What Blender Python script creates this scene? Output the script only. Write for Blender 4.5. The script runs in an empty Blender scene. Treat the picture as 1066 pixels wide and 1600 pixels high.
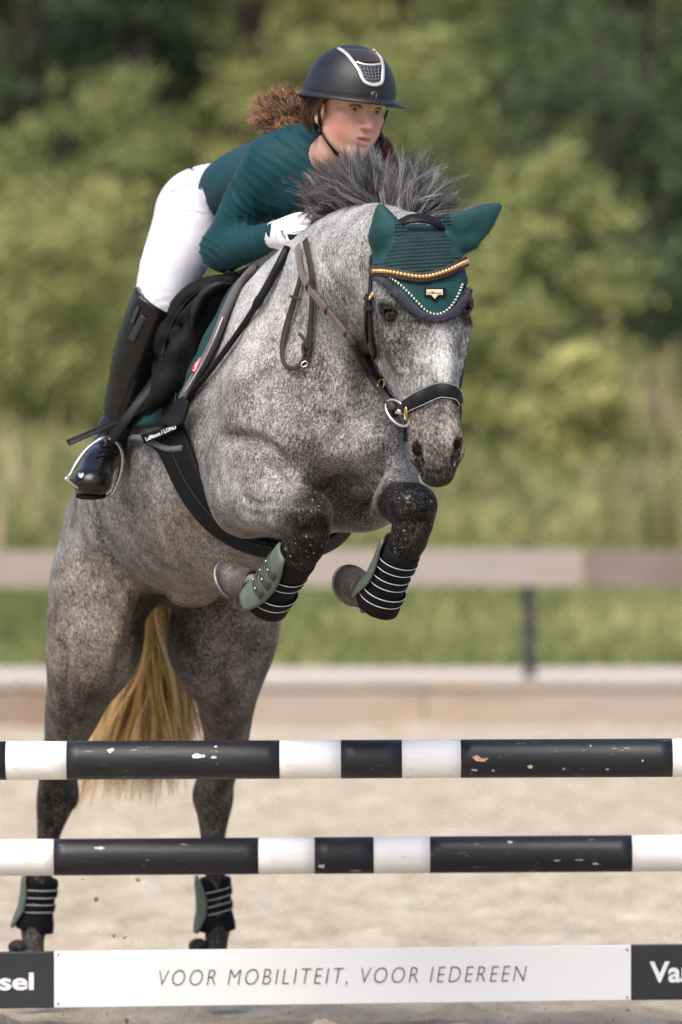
import bpy, bmesh, math, random
import numpy as np
from mathutils import Vector, Matrix
from mathutils.bvhtree import BVHTree

scene = bpy.context.scene
COL = scene.collection
R = math.radians

# ------------------------------------------------------------------ camera
CAM_D, CAM_Z, FPX = 16.67, 1.40, 10000.0      # metres to the top pole, lens height, focal length in photo pixels
cam_data = bpy.data.cameras.new('camera')
cam = bpy.data.objects.new('camera', cam_data)
COL.objects.link(cam)
cam.location = (0, -CAM_D, CAM_Z)
cam.rotation_euler = (R(90), 0, 0)
cam_data.sensor_fit = 'VERTICAL'
cam_data.sensor_width = 24
cam_data.sensor_height = 36
cam_data.lens = FPX / 1600 * 36
cam_data.clip_start = 0.5
cam_data.clip_end = 2000
cam_data.dof.use_dof = True
cam_data.dof.focus_distance = CAM_D - 0.62
cam_data.dof.aperture_fstop = 3.1
cam_data.dof.aperture_blades = 9
scene.camera = cam

# ------------------------------------------------------------------ sky and sun
SUN_EL, SUN_AZ = 54.0, 206.0      # azimuth: compass bearing the light comes from (0 = +Y, 90 = +X)
world = bpy.data.worlds.new('World')
scene.world = world
world.use_nodes = True
wn = world.node_tree
wn.nodes.clear()
sky = wn.nodes.new('ShaderNodeTexSky')
sky.sky_type = 'NISHITA'
sky.sun_disc = False
sky.sun_elevation = R(SUN_EL)
sky.sun_rotation = R(SUN_AZ)
sky.air_density = 0.8
sky.dust_density = 3.0
sky.ozone_density = 0.6
bg = wn.nodes.new('ShaderNodeBackground')
bg.inputs['Strength'].default_value = 0.125
wo = wn.nodes.new('ShaderNodeOutputWorld')
wn.links.new(sky.outputs[0], bg.inputs['Color'])
wn.links.new(bg.outputs[0], wo.inputs['Surface'])
sun_data = bpy.data.lights.new('sun', 'SUN')
sun_data.energy = 1.5
sun_data.angle = R(45)
sun_data.color = (1.0, 0.955, 0.87)
sun = bpy.data.objects.new('sun', sun_data)
COL.objects.link(sun)
sdir = Vector((math.sin(R(SUN_AZ)) * math.cos(R(SUN_EL)), math.cos(R(SUN_AZ)) * math.cos(R(SUN_EL)), math.sin(R(SUN_EL))))
sun.rotation_euler = sdir.to_track_quat('Z', 'Y').to_euler()
sun.location = sdir * 30

scene.view_settings.view_transform = 'Standard'
scene.view_settings.look = 'None'
scene.view_settings.exposure = 1.2
scene.view_settings.gamma = 1.0
scene.cycles.use_denoising = True
scene.cycles.denoiser = 'OPENIMAGEDENOISE'
scene.cycles.denoising_input_passes = 'RGB_ALBEDO_NORMAL'
scene.cycles.denoising_prefilter = 'NONE'
scene.cycles.use_adaptive_sampling = False
scene.cycles.max_bounces = 6
scene.cycles.transparent_max_bounces = 12

# ------------------------------------------------------------------ helpers
def P(px, py, Y):
    """photo pixel + depth -> world point"""
    d = CAM_D + Y
    return np.array([(px - 533.0) * d / FPX, Y, CAM_Z + (800.0 - py) * d / FPX])

def nrm(v):
    v = np.asarray(v, float)
    return v / (np.linalg.norm(v) + 1e-12)

def tag(o, label=None, category=None, group=None, kind=None):
    if label: o['label'] = label
    if category: o['category'] = category
    if group: o['group'] = group
    if kind: o['kind'] = kind
    return o

def link(name, me, mat=None, parent=None):
    o = bpy.data.objects.new(name, me)
    COL.objects.link(o)
    if mat is not None:
        if isinstance(mat, (list, tuple)):
            for m in mat: me.materials.append(m)
        elif len(me.materials) == 0:
            me.materials.append(mat)
    if parent is not None:
        o.parent = parent
        o.matrix_parent_inverse = Matrix.Translation(-Vector(parent.location))
    return o

def empty(name, loc=(0, 0, 0)):
    o = bpy.data.objects.new(name, None)
    COL.objects.link(o)
    o.location = loc
    o.empty_display_size = 0.1
    return o

def mesh(name, verts, faces, smooth=True):
    me = bpy.data.meshes.new(name)
    me.from_pydata([tuple(map(float, v)) for v in verts], [], [tuple(map(int, f)) for f in faces])
    if smooth:
        me.polygons.foreach_set('use_smooth', [True] * len(me.polygons))
    me.update()
    return me

def mesh_np(name, V, Q, smooth=True):
    """fast mesh from arrays; Q is (n,3) or (n,4)"""
    V = np.asarray(V, np.float32); Q = np.asarray(Q, np.int32)
    me = bpy.data.meshes.new(name)
    n, w = Q.shape
    me.vertices.add(len(V)); me.vertices.foreach_set('co', V.ravel())
    me.loops.add(n * w); me.loops.foreach_set('vertex_index', Q.ravel())
    me.polygons.add(n)
    me.polygons.foreach_set('loop_start', np.arange(0, n * w, w, dtype=np.int32))
    if smooth:
        me.polygons.foreach_set('use_smooth', np.ones(n, dtype=bool))
    me.update(calc_edges=True)
    me.validate()
    return me

# ------------------------------------------------------------------ implicit surfaces
def catmull(pts, m=5):
    pts = np.asarray(pts, float)
    n = len(pts)
    if n == 2:
        t = np.linspace(0, 1, m + 1)[:, None]
        return pts[0] * (1 - t) + pts[1] * t
    ext = np.vstack([2 * pts[0] - pts[1], pts, 2 * pts[-1] - pts[-2]])
    out = []
    for i in range(n - 1):
        p0, p1, p2, p3 = ext[i:i + 4]
        for t in np.linspace(0, 1, m, endpoint=False):
            out.append(0.5 * (2 * p1 + (p2 - p0) * t + (2 * p0 - 5 * p1 + 4 * p2 - p3) * t * t + (3 * p1 - p0 - 3 * p2 + p3) * t ** 3))
    out.append(pts[-1])
    return np.array(out)

class Field:
    def __init__(self, lo, hi, step, fine=()):
        """fine: list of (lo, hi, step) boxes where the axes are refined"""
        self.ax = []
        for a in range(3):
            xs = [lo[a]]
            while xs[-1] < hi[a]:
                s = step
                for fl, fh, fs in fine:
                    if fl[a] - 1e-6 <= xs[-1] <= fh[a]: s = min(s, fs)
                xs.append(xs[-1] + s)
            self.ax.append(np.array(xs, np.float32))
        self.F = np.full([len(x) for x in self.ax], 1.0, np.float32)

    def _sl(self, lo, hi):
        out = []
        for a in range(3):
            i0 = int(np.searchsorted(self.ax[a], lo[a])); i1 = int(np.searchsorted(self.ax[a], hi[a]))
            out.append(slice(max(i0 - 1, 0), min(i1 + 1, len(self.ax[a]))))
        return tuple(out)

    def _pts(self, sl):
        return (self.ax[0][sl[0]][:, None, None], self.ax[1][sl[1]][None, :, None], self.ax[2][sl[2]][None, None, :])

    def blend(self, sl, d, k, cut=False):
        A = self.F[sl]
        if A.size == 0: return
        if cut:
            d = -d
            if k <= 0: self.F[sl] = np.maximum(A, d)
            else:
                h = np.maximum(k - np.abs(A - d), 0) / k
                self.F[sl] = np.maximum(A, d) + h * h * k * 0.25
        else:
            if k <= 0: self.F[sl] = np.minimum(A, d)
            else:
                h = np.maximum(k - np.abs(A - d), 0) / k
                self.F[sl] = np.minimum(A, d) - h * h * k * 0.25

    def ell(self, c, r, ax=None, k=0.03, cut=False):
        """ellipsoid; ax = (x-axis, y-axis) directions or a 3x3 of rows"""
        c = np.asarray(c, np.float32); r = np.asarray(r, np.float32)
        if ax is None: M = np.eye(3)
        else:
            M = np.asarray(ax, float)
            if M.shape[0] == 2:
                x = nrm(M[0]); z = nrm(np.cross(x, M[1])); y = np.cross(z, x)
                M = np.array([x, y, z])
        pad = r.max() + k + 0.02
        sl = self._sl(c - pad, c + pad)
        X, Y, Z = self._pts(sl); X = X - c[0]; Y = Y - c[1]; Z = Z - c[2]
        q0 = 0; q1 = 0
        for i in range(3):
            u = (X * np.float32(M[i][0]) + Y * np.float32(M[i][1]) + Z * np.float32(M[i][2])) / r[i]
            q0 = q0 + u * u; q1 = q1 + (u / r[i]) ** 2
        k0 = np.sqrt(q0); d = k0 * (k0 - 1) / (np.sqrt(q1) + 1e-6)
        self.blend(sl, d.astype(np.float32), k, cut)

    def tube(self, pts, ra, rb=None, up=(0, 0, 1), k=0.03, m=4, cut=False):
        """elliptic tube: ra = half width sideways (T x up), rb = half width along up"""
        pts = np.asarray(pts, float); n = len(pts)
        ra = np.full(n, ra, float) if np.isscalar(ra) else np.asarray(ra, float)
        rb = ra if rb is None else (np.full(n, rb, float) if np.isscalar(rb) else np.asarray(rb, float))
        up = np.asarray(up, float)
        if up.ndim == 1: up = np.repeat(up[None], n, 0)
        D = catmull(np.hstack([pts, ra[:, None], rb[:, None], up]), m) if n > 2 else np.hstack([pts, ra[:, None], rb[:, None], up])
        pad = max(D[:, 3].max(), D[:, 4].max()) + k + 0.02
        sl = self._sl(D[:, :3].min(0) - pad, D[:, :3].max(0) + pad)
        shape = [s.stop - s.start for s in sl]
        T_ = np.full(shape, 1.0, np.float32)
        for i in range(len(D) - 1):
            p0, p1 = D[i, :3], D[i + 1, :3]
            L = np.linalg.norm(p1 - p0)
            if L < 1e-6: continue
            T = (p1 - p0) / L
            S = nrm(np.cross(T, D[i, 5:8] + D[i + 1, 5:8])); U = np.cross(S, T)
            pd = max(D[i, 3], D[i, 4], D[i + 1, 3], D[i + 1, 4]) + k + 0.03
            s2 = self._sl(np.minimum(p0, p1) - pd, np.maximum(p0, p1) + pd)
            loc = tuple(slice(max(s2[a].start, sl[a].start) - sl[a].start, min(s2[a].stop, sl[a].stop) - sl[a].start) for a in range(3))
            s3 = tuple(slice(loc[a].start + sl[a].start, loc[a].stop + sl[a].start) for a in range(3))
            X, Y, Z = self._pts(s3)
            X = X - np.float32(p0[0]); Y = Y - np.float32(p0[1]); Z = Z - np.float32(p0[2])
            f = lambda v: X * np.float32(v[0]) + Y * np.float32(v[1]) + Z * np.float32(v[2])
            w = f(T); t = np.clip(w / np.float32(L), 0, 1)
            a = np.float32(D[i, 3]) + t * np.float32(D[i + 1, 3] - D[i, 3]); b = np.float32(D[i, 4]) + t * np.float32(D[i + 1, 4] - D[i, 4])
            w = w - t * np.float32(L); c = np.minimum(a, b)
            u = f(S) / a; v = f(U) / b; w = w / c
            k0 = np.sqrt(u * u + v * v + w * w)
            d = k0 * (k0 - 1) / (np.sqrt((u / a) ** 2 + (v / b) ** 2 + (w / c) ** 2) + 1e-6)
            T_[loc] = np.minimum(T_[loc], d)
        self.blend(sl, T_, k, cut)

    def mesh(self, name, smooth=3, lam=0.5, post=None):
        F = self.F
        S = F < 0
        cnt = np.zeros([s - 1 for s in F.shape], np.uint8)
        for i in (0, 1):
            for j in (0, 1):
                for k in (0, 1):
                    cnt += S[i:F.shape[0] - 1 + i, j:F.shape[1] - 1 + j, k:F.shape[2] - 1 + k]
        act = (cnt > 0) & (cnt < 8)
        idx = np.argwhere(act); N = len(idx)
        vid = np.full(act.shape, -1, np.int32); vid[act] = np.arange(N)
        pos = np.zeros((N, 3)); num = np.zeros(N)
        for a in range(3):
            o = [b for b in range(3) if b != a]
            for i in (0, 1):
                for j in (0, 1):
                    c0 = idx.copy(); c0[:, o[0]] += i; c0[:, o[1]] += j
                    c1 = c0.copy(); c1[:, a] += 1
                    f0 = F[tuple(c0.T)]; f1 = F[tuple(c1.T)]
                    m = (f0 < 0) != (f1 < 0)
                    t = f0[m] / (f0[m] - f1[m])
                    q = c0[m].astype(float); q[:, a] += t
                    pos[m] += q; num[m] += 1
        pos /= num[:, None]
        V = np.stack([np.interp(pos[:, a], np.arange(len(self.ax[a])), self.ax[a]) for a in range(3)], 1)
        quads = []
        for a in range(3):
            b, c = (a + 1) % 3, (a + 2) % 3
            s0 = [slice(None)] * 3; s1 = [slice(None)] * 3
            s0[a] = slice(0, -1); s1[a] = slice(1, None)
            A = S[tuple(s0)]; B = S[tuple(s1)]
            ch = np.argwhere(A != B)
            ok = (ch[:, b] > 0) & (ch[:, c] > 0) & (ch[:, b] < F.shape[b] - 1) & (ch[:, c] < F.shape[c] - 1)
            ch = ch[ok]
            inside = A[tuple(ch.T)]
            def g(db, dc):
                q = ch.copy(); q[:, b] += db; q[:, c] += dc
                return vid[tuple(q.T)]
            Q = np.stack([g(-1, -1), g(0, -1), g(0, 0), g(-1, 0)], 1)
            Q[~inside] = Q[~inside][:, ::-1]
            quads.append(Q)
        Q = np.vstack(quads)
        Q = Q[(Q >= 0).all(1)]
        E = np.vstack([Q[:, [0, 1]], Q[:, [1, 2]], Q[:, [2, 3]], Q[:, [3, 0]]])
        deg = np.bincount(E[:, 0], minlength=N) + np.bincount(E[:, 1], minlength=N)
        deg = np.maximum(deg, 1)
        for it in range(smooth):
            for l in (lam, -lam * 1.03) if smooth > 0 else ():
                A = np.stack([np.bincount(E[:, 0], V[E[:, 1], x], N) + np.bincount(E[:, 1], V[E[:, 0], x], N) for x in range(3)], 1) / deg[:, None]
                V = V + l * (A - V)
        if post is not None: V = post(V)
        self.V, self.Q = V, Q
        return mesh_np(name, V, Q)

def bvh_of(V, Q):
    return BVHTree.FromPolygons([tuple(map(float, v)) for v in V], [tuple(map(int, q)) for q in Q])

CAMP = Vector((0, -CAM_D, CAM_Z))
def ray(bvh, px, py, off=0.0, miss=None):
    """first surface point seen behind a photo pixel, lifted off the surface"""
    d = (Vector(P(px, py, 0)) - CAMP).normalized()
    loc, n, i, dist = bvh.ray_cast(CAMP, d)
    if loc is None:
        if miss is None: return None, None
        p = Vector(P(px, py, miss))
        loc, n, i, dist = bvh.find_nearest(p)
        q = p - loc
        return np.array(p), np.array(q.normalized() if q.length > 1e-5 else n)
    if n.dot(d) > 0: n = -n
    return np.array(loc - d * (off / max(.3, -n.dot(d)))), np.array(n)

# ------------------------------------------------------------------ swept shapes
def frames(C, nr=None, up=(0, 0, 1)):
    C = np.asarray(C, float); n = len(C)
    T = np.gradient(C, axis=0); T /= np.linalg.norm(T, axis=1)[:, None] + 1e-12
    if nr is None: nr = np.repeat(np.asarray(up, float)[None], n, 0)
    nr = np.asarray(nr, float)
    S = np.cross(T, nr); S /= np.linalg.norm(S, axis=1)[:, None] + 1e-12
    U = np.cross(S, T)
    return T, S, U

def sweep(C, section, nr=None, up=(0, 0, 1), scale=None, closed=False, caps=True):
    """sweep 2-D section [(s,u)...] (ccw) along C; nr = surface normals (u axis)"""
    C = np.asarray(C, float); T, S, U = frames(C, nr, up)
    if closed:
        T = np.roll(C, -1, 0) - np.roll(C, 1, 0); T /= np.linalg.norm(T, axis=1)[:, None]
        nn = nr if nr is not None else np.repeat(np.asarray(up, float)[None], len(C), 0)
        S = np.cross(T, nn); S /= np.linalg.norm(S, axis=1)[:, None]; U = np.cross(S, T)
    sec = np.asarray(section, float); m = len(sec); n = len(C)
    sc = np.ones((n, 2)) if scale is None else np.asarray(scale, float)
    if sc.ndim == 1: sc = np.stack([sc, sc], 1)
    V = (C[:, None] + S[:, None] * (sec[None, :, 0] * sc[:, :1])[..., None] + U[:, None] * (sec[None, :, 1] * sc[:, 1:])[..., None]).reshape(-1, 3)
    F = []
    for i in range(n if closed else n - 1):
        a = i * m; b = ((i + 1) % n) * m
        for j in range(m):
            j2 = (j + 1) % m
            F.append((a + j, a + j2, b + j2, b + j))
    if caps and not closed:
        F.append(tuple(range(m))[::-1]); F.append(tuple(range((n - 1) * m, n * m)))
    return V, F

def rect(w, t, r=None):
    """rounded strap section: width w, from u=0 to u=t"""
    r = min(w, t) * 0.35 if r is None else r
    h = w / 2
    return [(-h, r), (-h + r, 0), (h - r, 0), (h, r), (h, t - r), (h - r, t), (-h + r, t), (-h, t - r)]

def disc(r, n=8, rb=None):
    rb = rb or r
    return [(r * math.cos(2 * math.pi * i / n), rb * math.sin(2 * math.pi * i / n)) for i in range(n)]

def merge(parts):
    V, F, o = [], [], 0
    for v, f in parts:
        V.extend([tuple(x) for x in v]); F.extend([tuple(i + o for i in q) for q in f]); o += len(v)
    return V, F

def resample(C, n):
    C = np.asarray(C, float)
    L = np.r_[0, np.cumsum(np.linalg.norm(np.diff(C[:, :3], axis=0), axis=1))]
    t = np.linspace(0, L[-1], n)
    return np.stack([np.interp(t, L, C[:, i]) for i in range(C.shape[1])], 1)

def trace(bvh, pts, n=40, off=0.002, miss=None, smooth=4, m=6):
    """photo polyline -> points and normals lying on a surface"""
    q = resample(catmull(np.array([p[:2] for p in pts], float), m), n)
    C, N = [], []
    for x, y in q:
        c, nn = ray(bvh, x, y, off, miss)
        if c is None:
            if C: C.append(C[-1]); N.append(N[-1])
            continue
        C.append(c); N.append(nn)
    C = np.array(C); N = np.array(N)
    for _ in range(smooth):
        C[1:-1] = 0.25 * C[:-2] + 0.5 * C[1:-1] + 0.25 * C[2:]
        N[1:-1] = 0.25 * N[:-2] + 0.5 * N[1:-1] + 0.25 * N[2:]
    N /= np.linalg.norm(N, axis=1)[:, None]
    return C, N

def box(lo, hi, bev=0.0):
    """axis aligned box as (verts, faces); bevel by chamfered rings in z-less way"""
    x0, y0, z0 = lo; x1, y1, z1 = hi
    V = [(x0, y0, z0), (x1, y0, z0), (x1, y1, z0), (x0, y1, z0), (x0, y0, z1), (x1, y0, z1), (x1, y1, z1), (x0, y1, z1)]
    F = [(3, 2, 1, 0), (4, 5, 6, 7), (0, 1, 5, 4), (1, 2, 6, 5), (2, 3, 7, 6), (3, 0, 4, 7)]
    return V, F

def bevel_mesh(me, w, seg=2):
    bm = bmesh.new(); bm.from_mesh(me)
    bmesh.ops.recalc_face_normals(bm, faces=bm.faces)
    es = [e for e in bm.edges if len(e.link_faces) == 2 and e.calc_face_angle(0) > 0.6]
    bmesh.ops.bevel(bm, geom=es, offset=w, segments=seg, affect='EDGES', profile=0.5, clamp_overlap=True)
    bm.to_mesh(me); bm.free()
    return me

def strands(name, paths, widths, sides=3):
    """paths (n,k,3), widths (n,k): thin tapered tubes, all in one mesh"""
    Pth = np.asarray(paths, float); W = np.asarray(widths, float)
    n, k, _ = Pth.shape
    T = np.gradient(Pth, axis=1); T /= np.linalg.norm(T, axis=2)[..., None] + 1e-12
    ref = np.array([0.31, -0.87, 0.38])
    S = np.cross(T, ref); S /= np.linalg.norm(S, axis=2)[..., None] + 1e-12
    U = np.cross(S, T)
    ang = np.arange(sides) * 2 * np.pi / sides
    V = Pth[:, :, None] + W[:, :, None, None] * (S[:, :, None] * np.cos(ang)[None, None, :, None] + U[:, :, None] * np.sin(ang)[None, None, :, None])
    base = np.arange(n)[:, None, None] * k * sides + np.arange(k - 1)[None, :, None] * sides
    j = np.arange(sides)[None, None, :]; j2 = (j + 1) % sides
    Q = np.stack([base + j, base + j2, base + sides + j2, base + sides + j], -1).reshape(-1, 4)
    return mesh_np(name, V.reshape(-1, 3), Q)

def color_attr(me, name, arr):
    a = me.color_attributes.new(name, 'FLOAT_COLOR', 'POINT')
    a.data.foreach_set('color', np.asarray(arr, np.float32).ravel())

# ------------------------------------------------------------------ materials
class NT:
    """small wrapper to write node trees"""
    def __init__(self, name):
        self.m = bpy.data.materials.new(name); self.m.use_nodes = True
        self.t = self.m.node_tree
        self.b = self.t.nodes['Principled BSDF']
    def n(self, typ, **kw):
        nd = self.t.nodes.new('ShaderNode' + typ)
        for k, v in kw.items():
            if k == 'ins':
                for a, b in v.items(): self.put(nd.inputs[a], b)
            else: setattr(nd, k, v)
        return nd
    def put(self, sock, v):
        if isinstance(v, bpy.types.NodeSocket): self.t.links.new(v, sock)
        elif isinstance(v, (tuple, list)) and len(v) == 3 and sock.type == 'RGBA': sock.default_value = (*v, 1)
        else: sock.default_value = v
    def geo(self, obj=True):
        return self.n('TexCoord').outputs['Object'] if obj else self.n('NewGeometry').outputs['Position']
    def noise(self, scale, detail=2, rough=0.5, vec=None, stretch=None, out='Fac', dist=0.0):
        vec = vec or self.geo()
        if stretch:
            mp = self.n('Mapping'); self.put(mp.inputs['Vector'], vec); mp.inputs['Scale'].default_value = stretch; vec = mp.outputs[0]
        nd = self.n('TexNoise', ins={'Vector': vec, 'Scale': scale, 'Detail': detail, 'Roughness': rough, 'Distortion': dist})
        return nd.outputs[out]
    def ramp(self, fac, stops, interp='LINEAR'):
        r = self.n('ValToRGB'); r.color_ramp.interpolation = interp
        el = r.color_ramp.elements
        while len(el) < len(stops): el.new(0.5)
        for e, (p, c) in zip(el, stops):
            e.position = p; e.color = (*c, 1) if len(c) == 3 else c
        self.put(r.inputs[0], fac)
        return r.outputs[0]
    def mix(self, fac, a, b, typ='MIX'):
        nd = self.n('Mix', data_type='RGBA', blend_type=typ)
        self.put(nd.inputs[0], fac); self.put(nd.inputs[6], a); self.put(nd.inputs[7], b)
        return nd.outputs[2]
    def math(self, op, a, b=0.0, clamp=False):
        nd = self.n('Math', operation=op); nd.use_clamp = clamp
        self.put(nd.inputs[0], a); self.put(nd.inputs[1], b)
        return nd.outputs[0]
    def mapr(self, v, a, b, c=0.0, d=1.0):
        nd = self.n('MapRange'); nd.clamp = True
        self.put(nd.inputs[0], v)
        for i, x in enumerate((a, b, c, d)): nd.inputs[i + 1].default_value = x
        return nd.outputs[0]
    def bump(self, h, dist=0.001, strength=1.0, normal=None):
        nd = self.n('Bump'); nd.inputs['Distance'].default_value = dist; nd.inputs['Strength'].default_value = strength
        self.put(nd.inputs['Height'], h)
        if normal is not None: self.put(nd.inputs['Normal'], normal)
        return nd.outputs[0]
    def done(self, color=None, rough=0.6, normal=None, **kw):
        if color is not None: self.put(self.b.inputs['Base Color'], color)
        self.put(self.b.inputs['Roughness'], rough)
        if normal is not None: self.put(self.b.inputs['Normal'], normal)
        for k, v in kw.items(): self.put(self.b.inputs[k.replace('_', ' ')], v)
        return self.m

def plain(name, color, rough=0.5, var=0.15, scale=60, bump=0.0, bscale=400, **kw):
    t = NT(name)
    f = t.noise(scale, 4, 0.6)
    c0 = tuple(max(0, c * (1 - var)) for c in color); c1 = tuple(min(1, c * (1 + var)) for c in color)
    col = t.ramp(f, [(0.3, c0), (0.7, c1)])
    nm = t.bump(t.noise(bscale, 3), bump) if bump else None
    rr = t.mapr(t.noise(scale * 2.3, 3), 0.3, 0.7, rough * 0.85, min(1, rough * 1.15))
    return t.done(col, rr, nm, **kw)
# ================================================================== setting
rng = np.random.RandomState(7)
def Yd(d): return d - CAM_D
KERB_Y = Yd(42.0); GRASS_Y = Yd(46.5)

def fbm2(x, y, seed, octs=4, base=1.0):
    r = np.random.RandomState(seed); out = np.zeros_like(x); a = 1.0; f = base
    for o in range(octs):
        for _ in range(3):
            th = r.rand() * 2 * np.pi; ph = r.rand() * 6.28
            out += a / 3 * np.sin((x * np.cos(th) + y * np.sin(th)) * f * (0.8 + .4 * r.rand()) + ph)
        a *= .55; f *= 2.07
    return out

# sand ---------------------------------------------------------------
def sand_material():
    t = NT('sand')
    g = t.geo()
    big = t.noise(.55, 4, .6, g); mid = t.noise(5.0, 5, .65, g, stretch=(1, .35, 1)); fine = t.noise(90, 4, .7, g); grain = t.noise(420, 2, .6, g)
    c = t.ramp(mid, [(.34, (.42, .325, .21)), (.5, (.61, .51, .37)), (.66, (.73, .64, .495))])
    c = t.mix(t.mapr(big, .35, .7, 0, .35), c, (.50, .42, .33))
    c = t.mix(t.mapr(fine, .52, .75, 0, .6), c, (.26, .20, .145))
    c = t.mix(t.mapr(grain, .4, .75, 0, .35), c, (.70, .62, .52))
    rip = t.noise(14, 5, .7, g, stretch=(1, .5, 1))
    c = t.mix(t.mapr(rip, .5, .72, 0, .55), c, (.33, .26, .185))
    h = t.math('ADD', t.math('ADD', t.math('MULTIPLY', mid, 1.0), t.math('MULTIPLY', rip, .8)), t.math('MULTIPLY', fine, .4))
    return t.done(c, .93, t.bump(h, .05), Specular_IOR_Level=.15)
sand_m = sand_material()
def grid_sheet(name, xs, ys, zf, mat, kind='structure'):
    X, Y = np.meshgrid(xs, ys, indexing='ij'); Z = zf(X, Y)
    n, m = X.shape
    V = np.stack([X, Y, Z], -1).reshape(-1, 3)
    i = np.arange(n - 1)[:, None] * m + np.arange(m - 1)[None]
    Q = np.stack([i, i + m, i + m + 1, i + 1], -1).reshape(-1, 4)
    o = link(name, mesh_np(name, V, Q), mat)
    return tag(o, kind=kind)
xs = np.r_[np.linspace(-300, -30, 12), np.linspace(-28, -3.2, 30), np.linspace(-3, 3, 230), np.linspace(3.2, 28, 30), np.linspace(30, 300, 12)]
ys = np.r_[np.linspace(-300, -20, 10), np.linspace(-18, -2.2, 40), np.linspace(-2, 6, 240), np.linspace(6.04, 16, 200), np.linspace(16.1, KERB_Y - .005, 70)]
def sand_z(X, Y):
    near = np.clip(1 - np.abs(X) / 30, 0, 1)
    z = fbm2(X, Y * 1.3, 3, 5, 2.2) * .016 + np.abs(fbm2(X, Y, 11, 4, 9.0)) * .022 * np.clip(1 - np.abs(X) / 6, 0, 1)
    pr = np.random.RandomState(5)
    for _ in range(700):                      # hoof prints and clods
        cx, cy = pr.uniform(-2.8, 2.8), pr.uniform(-1.5, 17); rr = pr.uniform(.06, .13); s = pr.choice([-1, -1, 1]) * pr.uniform(.016, .04)
        ix = slice(*np.searchsorted(X[:, 0], [cx - .4, cx + .4])); iy = slice(*np.searchsorted(Y[0], [cy - .4, cy + .4]))
        d2 = ((X[ix, iy] - cx) ** 2 + (Y[ix, iy] - cy) ** 2) / rr ** 2
        z[ix, iy] += s * np.exp(-d2) * (1 - .9 * d2 * (d2 < 3))
    return z * near - .012
ground = grid_sheet('sand_ground', xs, ys, sand_z, sand_m)
# loose clods of sand thrown around the hoofs
def clod(sz, seed):
    bm = bmesh.new(); bmesh.ops.create_icosphere(bm, subdivisions=1, radius=sz)
    r = random.Random(seed)
    for v in bm.verts: v.co *= r.uniform(.65, 1.2)
    V = [tuple(v.co) for v in bm.verts]; F = [tuple(v.index for v in f.verts) for f in bm.faces]; bm.free()
    return np.array(V), F
clod_m = plain('damp_sand', (.30, .235, .165), .95, .3, 200)
parts = []
for i in range(700):
    x, y = rng.uniform(-2.2, 2.2), rng.uniform(-1.2, 5); sz = abs(rng.normal(0, .0028)) + .0015
    v, f = clod(sz, i); parts.append((v + (x, y, .004 + sz * .2), f))
for x, y in ((130, 1374), (150, 1405), (178, 1462), (195, 1465), (215, 1375), (405, 1000), (452, 985), (468, 1005), (490, 1010), (690, 940), (640, 990), (598, 1002), (660, 976), (675, 975), (700, 940), (610, 1010)):
    v, f = clod(.0028 if x > 260 else rng.uniform(.003, .008), x); parts.append((v + P(x, y, rng.uniform(.3, 1.2) if x < 260 else -.4), f))
V, F = merge(parts)
tag(link('sand_clods', mesh('sand_clods', V, F), clod_m), kind='stuff')

# kerb of sleepers, pavement, fence -------------------------------------
KH = .30
pave = NT('pavement'); pn = pave.noise(3, 5, .6); pf = pave.noise(40, 4, .6)
pave_m = pave.done(pave.mix(pave.mapr(pf, .4, .7, 0, .4), pave.ramp(pn, [(.3, (.44, .38, .32)), (.7, (.55, .49, .43))]), (.36, .30, .26)), .9, pave.bump(pf, .01))
pv = link('pavement', mesh('pavement', *box((-150, KERB_Y + .16, -.5), (150, GRASS_Y + .3, KH - .035)), smooth=False), pave_m)
tag(pv, kind='structure')
kerb = tag(empty('kerb', (0, KERB_Y, 0)), kind='structure')
def wood(name, c, var=.35, grey=0.0, along=0):
    t = NT(name); g = t.geo(); st = [30, 30, 30]; st[along] = 1.5
    gr = t.noise(1.0, 6, .65, g, stretch=tuple(st), dist=.5); bl = t.noise(1.1, 4, .6, g)
    col = t.ramp(gr, [(.25, tuple(x * (1 - var) for x in c)), (.75, tuple(x * (1 + var) for x in c))])
    col = t.mix(t.mapr(bl, .4, .65, 0, grey), col, (.33, .29, .27))
    return t.done(col, .85, t.bump(gr, .006))
slp = [wood('sleeper_wood_%d' % i, c, grey=.4) for i, c in enumerate(((.27, .185, .12), (.21, .145, .095), (.30, .14, .07), (.33, .255, .19)))]
cap_m = wood('cap_wood', (.36, .30, .24), .3, .4)
L = 2.3; order = [3, 0, 1, 3, 0, 1, 0, 2, 1, 0, 1, 3]
base = bevel_mesh(mesh('sleeper', *box((.004, 0, -.2), (L - .004, .15, KH - .06)), smooth=False), .01)
capb = bevel_mesh(mesh('cap_board', *box((.004, -.02, KH - .057), (L - .004, .19, KH)), smooth=False), .008)
for i in range(-8, 9):
    me = base.copy(); o = link('sleeper', me, slp[order[i % 12]], kerb); o.location = (i * L + .55, KERB_Y + rng.uniform(-.012, .012), rng.uniform(-.01, .005)); o.matrix_parent_inverse = kerb.matrix_world.inverted(); o.matrix_parent_inverse = Matrix.Translation((0, -KERB_Y, 0))
    me = capb.copy(); o = link('cap_board', me, cap_m, kerb); o.location = (i * L + .2, KERB_Y, rng.uniform(-.006, .006)); o.matrix_parent_inverse = Matrix.Translation((0, -KERB_Y, 0))

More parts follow.
